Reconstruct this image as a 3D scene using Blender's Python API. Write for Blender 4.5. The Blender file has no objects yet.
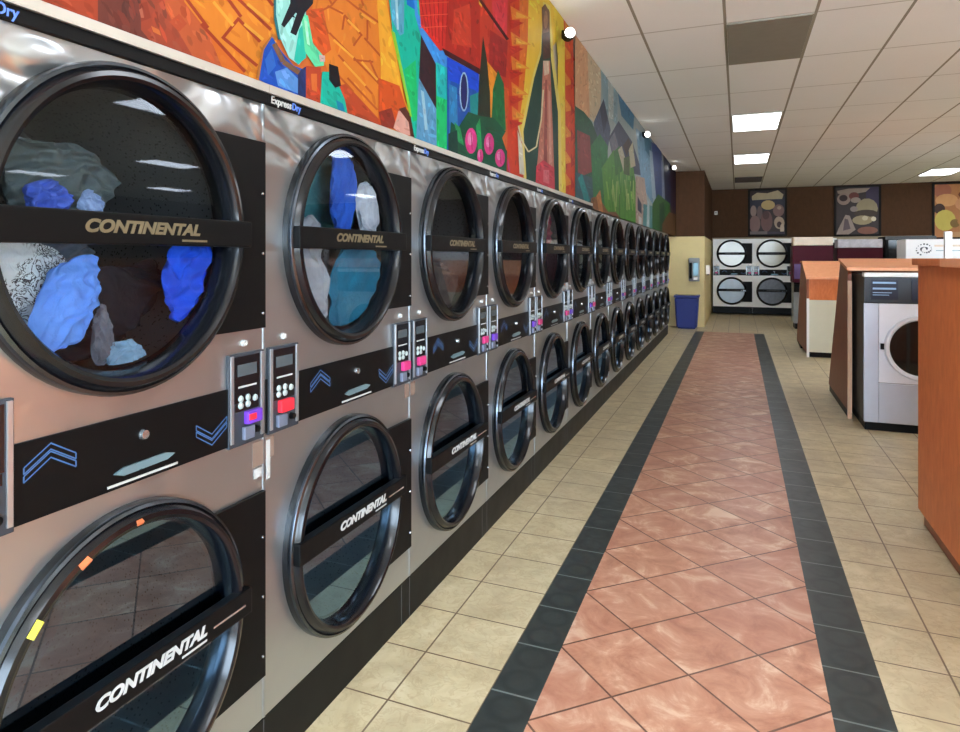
import bpy, bmesh, math, random
from mathutils import Vector, noise
from mathutils.geometry import tessellate_polygon
random.seed(7)
PI = math.pi
SC = bpy.context.scene
COL = SC.collection

# ------------------------------------------------------------------ measuring
F = 683.0; VX = 738.0; VY = 257.0; PC = 443.0; EYE = 1.5; CX = 1.257
TN = (VX - PC) / F; CS = 1 / math.sqrt(1 + TN * TN); SN = TN * CS
ROOM_H = 3.35

def on_row(px, py, x=0.0):
    """(y, z) on the plane of the dryer fronts at the given x"""
    X = x - CX; d = X * F / (CS * (px - VX))
    return (d + X * SN) / CS, EYE + (VY - py) * d / F

def on_back(px, py, t):
    """(x, z) on a plane across the room at the given y"""
    k = (px - PC) / F
    X = (k * t * CS - t * SN) / (CS + k * SN); d = -X * SN + t * CS
    return X + CX, EYE + (VY - py) * d / F

# ------------------------------------------------------------------ materials
def lin(c):
    return tuple(((v / 255) / 12.92 if v / 255 <= .04045 else (((v / 255) + .055) / 1.055) ** 2.4) for v in c[:3])

class NB:
    def __init__(self, name):
        self.m = bpy.data.materials.new(name); self.m.use_nodes = True
        self.t = self.m.node_tree; self.t.nodes.clear()
        self.out = self.t.nodes.new('ShaderNodeOutputMaterial')
    def n(self, typ, **kw):
        nd = self.t.nodes.new(typ)
        for k, v in kw.items(): setattr(nd, k, v)
        return nd
    def put(self, sock, v):
        if isinstance(v, bpy.types.NodeSocket): self.t.links.new(v, sock)
        elif isinstance(v, (tuple, list)) and sock.type == 'RGBA': sock.default_value = tuple(v)[:3] + (1,)
        else: sock.default_value = v
    def math(self, op, a, b=None, c=None):
        nd = self.n('ShaderNodeMath', operation=op)
        for i, v in enumerate((a, b, c)):
            if v is not None: self.put(nd.inputs[i], v)
        return nd.outputs[0]
    def mix(self, f, a, b, mode='MIX'):
        nd = self.n('ShaderNodeMix', data_type='RGBA', blend_type=mode)
        self.put(nd.inputs[0], f); self.put(nd.inputs[6], a); self.put(nd.inputs[7], b)
        return nd.outputs[2]
    def obj(self):
        return self.n('ShaderNodeTexCoord').outputs['Object']
    def noise(self, vec, scale, detail=3, rough=.55, out='Fac', dist=0):
        nd = self.n('ShaderNodeTexNoise'); self.put(nd.inputs['Vector'], vec)
        nd.inputs['Scale'].default_value = scale; nd.inputs['Detail'].default_value = detail
        nd.inputs['Roughness'].default_value = rough; nd.inputs['Distortion'].default_value = dist
        return nd.outputs[out]
    def mapv(self, vec, scale=(1, 1, 1)):
        nd = self.n('ShaderNodeMapping'); self.put(nd.inputs['Vector'], vec); nd.inputs['Scale'].default_value = scale
        return nd.outputs[0]
    def ramp(self, fac, stops):
        nd = self.n('ShaderNodeValToRGB'); self.put(nd.inputs[0], fac)
        e = nd.color_ramp.elements
        while len(e) < len(stops): e.new(.5)
        for el, (p, c) in zip(e, stops):
            el.position = p; el.color = tuple(c)[:3] + (1,) if isinstance(c, (tuple, list)) else (c, c, c, 1)
        return nd.outputs[0]
    def bsdf(self, color, rough=.5, metal=0., bump=None, bstr=.1, bdist=.01, **kw):
        nd = self.n('ShaderNodeBsdfPrincipled')
        self.put(nd.inputs['Base Color'], color); self.put(nd.inputs['Roughness'], rough); self.put(nd.inputs['Metallic'], metal)
        for k, v in kw.items(): self.put(nd.inputs[k.replace('_', ' ')], v)
        if bump is not None:
            b = self.n('ShaderNodeBump'); b.inputs['Strength'].default_value = bstr; b.inputs['Distance'].default_value = bdist
            self.put(b.inputs['Height'], bump); self.t.links.new(b.outputs[0], nd.inputs['Normal'])
        self.t.links.new(nd.outputs[0], self.out.inputs[0])
        return nd

def plain(name, c, rough=.5, metal=0., var=.12, scale=9., **kw):
    """a colour with faint procedural unevenness"""
    b = NB(name); v = b.obj(); n = b.noise(v, scale)
    c = lin(c)
    col = b.mix(n, tuple(x * (1 - var) for x in c), tuple(min(1, x * (1 + var)) for x in c))
    r = b.math('ADD', rough - .06, b.math('MULTIPLY', b.noise(v, scale * 2.3), .12))
    b.bsdf(col, r, metal, **kw)
    return b.m

def glow(name, c, s):
    b = NB(name); e = b.n('ShaderNodeEmission')
    n = b.noise(b.obj(), 3.0)
    b.put(e.inputs[0], b.mix(n, tuple(x * .97 for x in lin(c)), lin(c))); e.inputs[1].default_value = s
    b.t.links.new(e.outputs[0], b.out.inputs[0]); return b.m

M = {}
def steel():
    b = NB('brushed_steel'); v = b.obj()
    n = b.noise(v, 1.7, 1); fine = b.noise(b.mapv(v, (3, 160, 3)), 3, 2)
    sp = b.n('ShaderNodeSeparateXYZ'); b.put(sp.inputs[0], v)
    top = b.n('ShaderNodeMapRange', interpolation_type='SMOOTHSTEP'); b.put(top.inputs[0], sp.outputs[2])
    for i, q in enumerate((1.62, 1.90, .10, 1.0)): top.inputs[i + 1].default_value = q
    wav = b.math('MULTIPLY', b.noise(b.mapv(v, (1, 1.5, 2.4)), 2.3, 1, dist=1.2), top.outputs[0])
    col = b.mix(n, (.41, .435, .45), (.475, .50, .515))
    b.bsdf(col, b.math('ADD', .30, b.math('MULTIPLY', fine, .05)), .92, bump=wav, bstr=.8, bdist=.09)
    return b.m
M['steel'] = steel()
M['ring'] = plain('black_gloss_plastic', (9, 11, 15), .19, var=.2, Specular_IOR_Level=.42)
M['black'] = plain('black_satin_panel', (7, 7.5, 8.5), .48, var=.1, Specular_IOR_Level=.14)
M['lip'] = plain('grey_metal_lip', (84, 90, 98), .24, 1.0, var=.3, scale=30)  # mottled grey metal for the outer lip of the door ring
M['kick'] = plain('black_kick_panel', (8, 8.5, 9.5), .45, var=.15, scale=4, Specular_IOR_Level=.18)
M['seam'] = plain('dark_grey_seam', (70, 72, 74), .5)
M['rail'] = plain('silver_rail', (175, 180, 185), .3, .8)
M['housing'] = plain('slate_panel_housing', (42, 48, 56), .45)
M['screen'] = plain('dark_screen', (14, 17, 22), .15)
M['lcd'] = plain('grey_display', (70, 78, 82), .25)
M['button'] = plain('white_button', (154, 165, 161), .4)
M['white'] = plain('white_print', (172, 172, 170), .5)
M['brass'] = plain('brass_lettering', (132, 121, 95), .3, .6)
M['bluep'] = plain('blue_print', (52, 88, 134), .5)
M['bluedark'] = plain('blue_logo', (84, 120, 205), .5)
M['chrome'] = plain('chrome', (200, 205, 208), .2, .9)
M['badge'] = plain('pewter_badge', (120, 150, 160), .3, .5)
M['purple'] = plain('purple_coin_slot', (98, 50, 170), .4)
M['red'] = plain('red_coin_slot', (235, 40, 55), .4)
M['magenta'] = plain('magenta_coin_slot', (190, 45, 110), .4)
M['chute'] = plain('grey_coin_chute', (105, 112, 130), .4, .3)
M['tape'] = plain('brown_tape', (118, 98, 86), .6)
M['yellow'] = plain('yellow_sticker', (190, 186, 30), .5, var=.25, scale=60)
M['orange_s'] = plain('orange_sticker', (190, 100, 56), .5, var=.3, scale=60)
M['trim'] = plain('aluminium_trim', (190, 186, 176), .35, .6)
def drum():
    b = NB('perforated_drum'); v = b.obj()
    vo = b.n('ShaderNodeTexVoronoi'); b.put(vo.inputs['Vector'], b.mapv(v, (40, 40, 40))); vo.inputs['Scale'].default_value = 2.0
    f = b.math('LESS_THAN', vo.outputs['Distance'], .22)
    b.bsdf(b.mix(f, (.10, .105, .11), (.015, .015, .015)), .45, .5); return b.m
M['drum'] = drum()
def glass(name, tint, refl, ior=1.5, gain=1.6):
    b = NB(name)
    t = b.n('ShaderNodeBsdfTransparent'); b.put(t.inputs[0], tint)
    g = b.n('ShaderNodeBsdfGlossy'); b.put(g.inputs[0], refl); g.inputs['Roughness'].default_value = .015
    fr = b.n('ShaderNodeFresnel'); fr.inputs[0].default_value = ior
    sm = b.noise(b.obj(), 5.0)
    k = b.math('MULTIPLY', fr.outputs[0], b.math('ADD', gain, b.math('MULTIPLY', sm, .5)))
    mx = b.n('ShaderNodeMixShader'); b.put(mx.inputs[0], b.math('MINIMUM', k, 1.0))
    b.t.links.new(t.outputs[0], mx.inputs[1]); b.t.links.new(g.outputs[0], mx.inputs[2])
    b.t.links.new(mx.outputs[0], b.out.inputs[0]); return b.m
M['glass'] = glass('clear_door_glass', (.95, .97, .98), (.85, .92, 1.0), 1.45, .6)
M['glass_blue'] = glass('blue_tinted_door_glass', (.34, .50, .60), (.42, .70, 1.0), 2.3)

def attr_paint(name, rough=.55, var=.16, gain=1.):
    b = NB(name); v = b.obj()
    a = b.n('ShaderNodeAttribute'); a.attribute_name = 'paint'
    n = b.noise(b.mapv(v, (1, 1, .45)), 9, 4, .65)
    n2 = b.noise(v, 2.4, 2)
    base = b.mix(1.0, a.outputs['Color'], (gain, gain, gain), 'MULTIPLY')
    col = b.mix(var * 2, base, b.mix(n, (0.12, .1, .1), (1, 1, .95)), 'SOFT_LIGHT')
    col = b.mix(var, col, b.mix(n2, (0.2, .2, .2), (.9, .9, .9)), 'OVERLAY')
    b.bsdf(col, rough, bump=n, bstr=.06, bdist=.004, Specular_IOR_Level=.12); return b.m
M['paint'] = attr_paint('mural_paint', gain=.46)
M['print'] = attr_paint('poster_print', .35, .12)

def floor_mat():
    b = NB('tiled_floor'); co = b.n('ShaderNodeTexCoord').outputs['Object']
    sp = b.n('ShaderNodeSeparateXYZ'); b.put(sp.inputs[0], co); x, y = sp.outputs[0], sp.outputs[1]
    def lines(u, period, off, w):
        # 1 on the joint line, else 0 ; also the cell index
        q = b.math('DIVIDE', b.math('SUBTRACT', u, off), period)
        fr = b.math('FRACT', q)
        d = b.math('MULTIPLY', b.math('SUBTRACT', .5, b.math('ABSOLUTE', b.math('SUBTRACT', fr, .5))), period)
        return b.math('LESS_THAN', d, w), b.math('FLOOR', q)
    def cell(i, j):
        wn = b.n('ShaderNodeTexWhiteNoise', noise_dimensions='2D')
        cb = b.n('ShaderNodeCombineXYZ'); b.put(cb.inputs[0], i); b.put(cb.inputs[1], j)
        b.put(wn.inputs['Vector'], cb.outputs[0]); return wn.outputs['Value']
    def cellc(i, j):
        wn = b.n('ShaderNodeTexWhiteNoise', noise_dimensions='2D')
        cb = b.n('ShaderNodeCombineXYZ'); b.put(cb.inputs[0], i); b.put(cb.inputs[1], j)
        b.put(wn.inputs['Vector'], cb.outputs[0]); return wn.outputs['Color']
    mx = lambda a, c: b.math('MAXIMUM', a, c)
    # beige square tiles: two grids meeting the dark strips
    right = b.math('GREATER_THAN', x, 1.2)
    lxl, ixl = lines(x, .303, .471, .0035)
    lxr, ixr = lines(x, .335, 1.955, .0035)
    lx = b.math('ADD', b.math('MULTIPLY', lxr, right), b.math('MULTIPLY', lxl, b.math('SUBTRACT', 1, right)))
    ix = b.math('ADD', b.math('MULTIPLY', ixr, right), b.math('MULTIPLY', ixl, b.math('SUBTRACT', 1, right)))
    ly, iy = lines(y, .306, 2.05, .0035)
    rnd = cell(b.math('ADD', ix, 40), iy)
    n1 = b.noise(co, 5.5, 5, .62, dist=.8); n2 = b.noise(co, 16, 4, .6, dist=1.2)
    beige = b.ramp(n1, [(.30, lin((176, 158, 122))), (.52, lin((198, 182, 144))), (.72, lin((214, 200, 164)))])
    beige = b.mix(b.math('MULTIPLY', rnd, .28), beige, lin((176, 163, 136)))
    beige = b.mix(b.ramp(n2, [(.50, 0.), (.56, .25), (.62, 0.)]), beige, lin((150, 122, 84)))
    jb = mx(lx, ly)
    beige = b.mix(jb, beige, lin((112, 92, 70)))
    # terracotta tiles laid diagonally
    u = b.math('MULTIPLY', b.math('ADD', b.math('SUBTRACT', x, 1.094), b.math('SUBTRACT', y, 3.065)), .7071)
    v = b.math('MULTIPLY', b.math('SUBTRACT', b.math('SUBTRACT', x, 1.094), b.math('SUBTRACT', y, 3.065)), .7071)
    lu, iu = lines(u, .3295, 0, .004); lv, iv = lines(v, .3295, 0, .004)
    rt = cell(iu, iv)
    t1 = b.noise(b.mix(.5, co, cellc(iu, iv), 'ADD'), 5.5, 6, .68, dist=.7); t2 = b.noise(co, 11, 3, .6)
    terra = b.ramp(t1, [(.30, lin((150, 98, 74))), (.46, lin((184, 133, 104))), (.55, lin((199, 152, 123))), (.66, lin((226, 197, 168)))])
    terra = b.mix(b.math('MULTIPLY', t2, .35), terra, lin((178, 116, 94)))
    terra = b.mix(b.math('MULTIPLY', rt, .45), terra, lin((172, 114, 94)))
    jt = mx(lu, lv)
    terra = b.mix(jt, terra, lin((98, 66, 52)))
    # charcoal border tiles with pressed rings
    lsl, isl = lines(y, .312, 2.245, .004); lsr, isr = lines(y, .312, 2.855, .004)
    ls = b.math('ADD', b.math('MULTIPLY', lsr, right), b.math('MULTIPLY', lsl, b.math('SUBTRACT', 1, right)))
    offy = b.math('ADD', b.math('MULTIPLY', right, 2.855), b.math('MULTIPLY', b.math('SUBTRACT', 1, right), 2.245))
    fy = b.math('SUBTRACT', b.math('FRACT', b.math('DIVIDE', b.math('SUBTRACT', y, offy), .156)), .5)
    cxs = b.math('ADD', b.math('MULTIPLY', right, 1.630), b.math('MULTIPLY', b.math('SUBTRACT', 1, right), .553))
    fx = b.math('DIVIDE', b.math('SUBTRACT', x, cxs), .156)
    rad = b.math('SQRT', b.math('ADD', b.math('MULTIPLY', fx, fx), b.math('MULTIPLY', fy, fy)))
    ringf = b.ramp(rad, [(.26, 0.), (.36, 1.), (.41, 1.), (.52, 0.)])
    s1 = b.noise(co, 9, 4)
    dark = b.mix(s1, lin((32, 37, 36)), lin((60, 66, 63)))
    dark = b.mix(b.math('MULTIPLY', ringf, b.math('MULTIPLY', s1, .8)), dark, lin((20, 25, 26)))
    dark = b.mix(ls, dark, lin((108, 118, 114)))
    # zones
    def between(lo, hi): return b.math('MULTIPLY', b.math('GREATER_THAN', x, lo), b.math('LESS_THAN', x, hi))
    ends = b.math('LESS_THAN', y, 14.7)
    zt = b.math('MULTIPLY', between(.635, 1.540), ends)
    zs = b.math('MULTIPLY', mx(between(.471, .635), between(1.540, 1.722)), ends)
    col = b.mix(zt, beige, terra); col = b.mix(zs, col, dark)
    joint = b.mix(zs, b.mix(zt, jb, jt), ls)
    h = b.math('SUBTRACT', b.math('MULTIPLY', n2, .25), joint)
    rough = b.math('ADD', .30, b.math('MULTIPLY', n1, .22))
    b.bsdf(col, rough, bump=h, bstr=.18, bdist=.006, Specular_IOR_Level=.5)
    return b.m
M['floor'] = floor_mat()

def ceiling_mat():
    b = NB('ceiling_tiles'); co = b.n('ShaderNodeTexCoord').outputs['Object']
    sp = b.n('ShaderNodeSeparateXYZ'); b.put(sp.inputs[0], co)
    def line(u, period, off, w):
        fr = b.math('FRACT', b.math('DIVIDE', b.math('SUBTRACT', u, off), period))
        d = b.math('MULTIPLY', b.math('SUBTRACT', .5, b.math('ABSOLUTE', b.math('SUBTRACT', fr, .5))), period)
        return b.math('LESS_THAN', d, w)
    lx = line(sp.outputs[0], .636, 1.163, .011); ly = line(sp.outputs[1], 1.267, 5.85, .010)
    n = b.noise(co, 40, 3); n2 = b.noise(co, .9, 2)
    base = b.mix(n2, lin((240, 241, 238)), lin((248, 249, 247)))
    base = b.mix(b.math('MULTIPLY', n, .12), base, lin((210, 206, 196)))
    col = b.mix(b.math('MULTIPLY', ly, .55), base, lin((150, 144, 130)))
    col = b.mix(lx, col, lin((150, 145, 130)))
    b.bsdf(col, .8, bump=n, bstr=.1, bdist=.004); return b.m
M['ceiling'] = ceiling_mat()

def wood(name, c1, c2, rough=.4, spec=.35):
    b = NB(name); v = b.obj()
    n = b.noise(b.mapv(v, (6, 6, 2.2)), 3.2, 5, .65, dist=.7); n2 = b.noise(v, 42, 2)
    col = b.ramp(n, [(.3, lin(c1)), (.7, lin(c2))])
    col = b.mix(b.math('MULTIPLY', n2, .2), col, lin(c1))
    b.bsdf(col, rough, Specular_IOR_Level=spec); return b.m
M['laminate'] = wood('copper_orange_laminate', (212, 112, 58), (234, 136, 78), .45)
M['laminate_dark'] = wood('brown_orange_laminate', (128, 66, 40), (150, 82, 52), .42)
M['laminate_light'] = wood('pale_orange_laminate', (244, 160, 112), (254, 178, 130), .4)  # light from above on the sloped tops is put into this paler orange
M['edge'] = wood('peach_edge_strip', (216, 172, 138), (230, 188, 154), .5)
M['brown'] = wood('brown_wall_paint', (75, 53, 37), (88, 60, 42), .75, .1)
M['cream'] = plain('cream_wall_paint', (230, 208, 148), .6, var=.05)
M['beige'] = plain('beige_wall_paint', (178, 160, 130), .6, var=.05)
M['wallgrey'] = plain('grey_wall_paint', (150, 140, 126), .6, var=.06)
M['enamel'] = plain('white_enamel', (246, 244, 240), .3, var=.03)
M['pane_reflect_cream'] = plain('cream_reflection_pane', (226, 224, 208), .12, var=.06)  # opaque pane; the bright reflection in the glass is put into its colour
M['pane_reflect_blue'] = plain('blue_reflection_pane', (188, 206, 222), .12, var=.1)  # bluish daylight reflection painted as the colour of an opaque pane
M['pane_grey'] = plain('grey_pane', (120, 126, 136), .12, var=.3, scale=14)
M['bin'] = plain('navy_bin_plastic', (16, 40, 130), .4, var=.1)
M['maroon'] = plain('maroon_cabinet', (74, 12, 30), .5, var=.15, Specular_IOR_Level=.15)
M['violet'] = plain('violet_panel', (84, 50, 110), .4)
M['offwhite'] = plain('off_white_laminate', (222, 218, 196), .5, var=.04)
M['greycab'] = plain('grey_cabinet', (150, 154, 154), .45)
M['washer'] = plain('silver_washer_steel', (192, 198, 210), .38, .55, var=.05)
M['washer_light'] = plain('pale_washer_panel', (226, 228, 236), .4, .2, var=.04)
M['washer_side'] = plain('dark_washer_side', (74, 72, 66), .5)
M['washer_top'] = plain('charcoal_control_fascia', (44, 50, 58), .4)
M['navy'] = plain('navy_control_inset', (22, 30, 50), .3)
M['skyprint'] = plain('blue_white_print', (150, 182, 216), .5)
M['washglass'] = plain('dark_porthole', (24, 25, 24), .08, var=.3)
M['ventdark'] = plain('taupe_ceiling_panel', (134, 130, 119), .6, var=.08)
M['grille'] = plain('brown_grille', (62, 46, 34), .6)
M['lamp'] = glow('light_diffuser', (240, 246, 255), 5.6)
M['spot'] = glow('spot_lens', (255, 252, 245), 5.0)
M['sign'] = plain('backlit_header', (236, 214, 188), .4, var=.2, scale=6)
M['sign2'] = plain('grey_header', (196, 190, 196), .4, var=.4, scale=12)
M['framedark'] = plain('dark_poster_frame', (26, 21, 19), .6, Specular_IOR_Level=.15)

# ------------------------------------------------------------------ mesh helpers
def finish(name, bm, mat, parent=None, loc=None, smooth=None):
    me = bpy.data.meshes.new(name)
    bm.normal_update(); bm.to_mesh(me); bm.free()
    for m in (mat if isinstance(mat, (list, tuple)) else [mat]): me.materials.append(m)
    if smooth is not None:
        for p in me.polygons: p.use_smooth = True
        me.set_sharp_from_angle(angle=math.radians(smooth))
    o = bpy.data.objects.new(name, me); COL.objects.link(o)
    if parent: o.parent = parent
    if loc: o.location = loc
    return o

def bx(bm, x0, x1, y0, y1, z0, z1, bev=0., mi=0):
    r = bmesh.ops.create_cube(bm, size=1.0)
    vs = r['verts']
    for v in vs:
        v.co = Vector(((x0 + x1) / 2 + v.co.x * (x1 - x0), (y0 + y1) / 2 + v.co.y * (y1 - y0), (z0 + z1) / 2 + v.co.z * (z1 - z0)))
    fs = {f for v in vs for f in v.link_faces}
    for f in fs: f.material_index = mi
    if bev > 0:
        es = list({e for v in vs for e in v.link_edges})
        r = bmesh.ops.bevel(bm, geom=es, offset=bev, segments=2, profile=.6, affect='EDGES')
        for f in r['faces']: f.material_index = mi
    return vs

def box(name, x0, x1, y0, y1, z0, z1, mat, parent=None, bev=0.):
    bm = bmesh.new(); bx(bm, x0, x1, y0, y1, z0, z1, bev)
    return finish(name, bm, mat, parent)

def lathe_x(bm, prof, cy, cz, seg=72, close=False):
    """profile of (radius, x) turned about an axis along x"""
    rings = []
    for r, x in prof:
        if r < 1e-6: rings.append([bm.verts.new((x, cy, cz))]); continue
        rings.append([bm.verts.new((x, cy + r * math.cos(2 * PI * i / seg), cz + r * math.sin(2 * PI * i / seg))) for i in range(seg)])
    for a, b2 in zip(rings, rings[1:]):
        for i in range(seg):
            j = (i + 1) % seg
            if len(a) == 1: bm.faces.new((a[0], b2[i], b2[j]))
            elif len(b2) == 1: bm.faces.new((a[i], b2[0], a[j]))
            else: bm.faces.new((a[i], b2[i], b2[j], a[j]))
    bmesh.ops.recalc_face_normals(bm, faces=bm.faces)

def prism_x(bm, poly, x0, x1):
    """outline in (y, z) pushed along x"""
    a = [bm.verts.new((x0, y, z)) for y, z in poly]; b2 = [bm.verts.new((x1, y, z)) for y, z in poly]
    bm.faces.new(a); bm.faces.new(b2[::-1])
    n = len(poly)
    for i in range(n): bm.faces.new((a[i], b2[i], b2[(i + 1) % n], a[(i + 1) % n]))
    bmesh.ops.recalc_face_normals(bm, faces=bm.faces)

def tag(o, label, cat, group=None):
    o['label'] = label; o['category'] = cat
    if group: o['group'] = group
    return o

def thing(name, label, cat, loc=(0, 0, 0), group=None, rz=0):
    o = bpy.data.objects.new(name, None); COL.objects.link(o); o.location = loc; o.rotation_euler.z = rz
    return tag(o, label, cat, group)

def structure(o): o['kind'] = 'structure'; return o

def text_mesh(s, size, width=None, shear=0., extrude=.0008, bold=0.):
    """lettering lying in the (y, z) plane facing +x, centred on its origin"""
    cu = bpy.data.curves.new('lettering', 'FONT'); cu.body = s; cu.size = size; cu.shear = shear; cu.offset = bold
    cu.extrude = extrude; cu.align_x = 'CENTER'; cu.align_y = 'CENTER'
    o = bpy.data.objects.new('tmp', cu); COL.objects.link(o)
    bpy.context.view_layer.update()
    me = bpy.data.meshes.new_from_object(o.evaluated_get(bpy.context.evaluated_depsgraph_get()))
    bpy.data.objects.remove(o); bpy.data.curves.remove(cu)
    xs = [v.co.x for v in me.vertices]; k = width / (max(xs) - min(xs)) if width else 1
    for v in me.vertices: v.co = Vector((v.co.z, v.co.x * k, v.co.y))
    return me

def letters(name, me, mat, parent, loc, rot=(0, 0, 0)):
    m2 = me.copy(); m2.materials.clear(); m2.materials.append(mat)
    o = bpy.data.objects.new(name, m2); COL.objects.link(o); o.parent = parent; o.location = loc; o.rotation_euler = rot
    return o

def clip(poly, axis, lim, keep_low):
    out = []
    for i in range(len(poly)):
        p, q = poly[i], poly[(i + 1) % len(poly)]
        ip = (p[axis] <= lim) == keep_low; iq = (q[axis] <= lim) == keep_low
        if ip: out.append(p)
        if ip != iq:
            k = (lim - p[axis]) / (q[axis] - p[axis])
            out.append((p[0] + k * (q[0] - p[0]), p[1] + k * (q[1] - p[1])))
    return out

def painted(name, polys, place, mat, parent=None, step=.00007, zlim=None):
    """one flat painted surface: list of (colour, [(u, v) ...]); place(u, v, layer depth) -> point"""
    me = bpy.data.meshes.new(name); vs = []; fs = []; cols = []
    for k, it in enumerate(polys):
        c, pts = it[:2]
        if len(it) > 2: k = it[2]
        if zlim: pts = clip(clip(clip(pts, 1, zlim[1], True), 1, zlim[0], False), 0, zlim[2], True)
        if len(pts) < 3: continue
        base = len(vs)
        vs += [place(u, v, k * step) for u, v in pts]
        for tri in tessellate_polygon([[Vector((u, v, 0)) for u, v in pts]]):
            fs.append(tuple(base + i for i in tri)); cols.append(c)
    me.from_pydata(vs, [], fs)
    a = me.color_attributes.new('paint', 'FLOAT_COLOR', 'CORNER')
    for p in me.polygons:
        for li in p.loop_indices: a.data[li].color = lin(cols[p.index]) + (1,)
    me.materials.append(mat)
    o = bpy.data.objects.new(name, me); COL.objects.link(o)
    if parent: o.parent = parent
    return o

def stroke(c, w, pts):
    out = []
    for (x0, y0), (x1, y1) in zip(pts, pts[1:]):
        dx, dy = x1 - x0, y1 - y0; L = math.hypot(dx, dy) or 1; nx, ny = -dy / L * w / 2, dx / L * w / 2
        out.append((c, [(x0 + nx, y0 + ny), (x1 + nx, y1 + ny), (x1 - nx, y1 - ny), (x0 - nx, y0 - ny)]))
    return out

def oval(c, x, y, rx, ry, n=14, rot=0.):
    return (c, [(x + rx * math.cos(2 * PI * i / n) * math.cos(rot) - ry * math.sin(2 * PI * i / n) * math.sin(rot),
                 y + rx * math.cos(2 * PI * i / n) * math.sin(rot) + ry * math.sin(2 * PI * i / n) * math.cos(rot)) for i in range(n)])

# ------------------------------------------------------------------ the shell
XR, YF, YB = 16.0, -4.0, 20.3
structure(box('floor', -.9, XR + .1, YF - .1, YB + .1, -.08, 0, M['floor']))
structure(box('ceiling', -.9, XR + .1, YF - .1, YB + .1, ROOM_H, ROOM_H + .08, M['ceiling']))
bm = bmesh.new(); bx(bm, -.9, 0, .652, 15.6, 2.00, ROOM_H); bx(bm, -.9, 0, YF, .652, 0, ROOM_H); bx(bm, -.9, -.8, .652, 15.6, 0, 2.0)
structure(finish('wall_left', bm, M['wallgrey']))
bm = bmesh.new(); bx(bm, -.9, XR + .1, YB, YB + .1, 0, 2.03, mi=0); bx(bm, -.9, XR + .1, YB - .05, YB + .1, 2.03, ROOM_H, mi=1)
structure(finish('wall_back', bm, [M['beige'], M['brown']]))
bm = bmesh.new(); bx(bm, XR, XR + .1, YF, YB, 0, 1.2, mi=0); bx(bm, XR, XR + .1, YF, YB, 1.2, ROOM_H, mi=1)
structure(finish('wall_right', bm, [M['beige'], M['brown']]))
bm = bmesh.new(); bx(bm, -.9, .76, 15.6, YB, 1.94, ROOM_H, mi=1); bx(bm, -.9, .6, 15.6, YB, 0, 1.94, mi=0)
for v in bm.verts:
    if v.co.x > .7: v.co.x = .6
structure(finish('wall_pillar', bm, [M['cream'], M['brown']]))
bm = bmesh.new()
bx(bm, -.9, XR + .1, YF - .1, YF, 0, .35); bx(bm, -.9, XR + .1, YF - .1, YF, 2.95, ROOM_H)
for x in (-.9, 3.2, 7.4, 11.6, 15.8): bx(bm, x, x + .3, YF - .1, YF, .35, 2.95)
structure(finish('wall_front', bm, M['beige']))
for i, x in enumerate((-.6, 3.5, 7.7, 11.9)):
    w = 3.8 if i == 0 else 3.9
    bm = bmesh.new()
    for a in (x, x + w / 2 - .03, x + w - .05): bx(bm, a, a + .05, YF - .07, YF - .03, .35, 2.95)
    for z in (.35, 2.1, 2.9): bx(bm, x, x + w, YF - .068, YF - .032, z, z + .05)
    structure(finish('window_%d' % (i + 1), bm, M['trim']))

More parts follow.
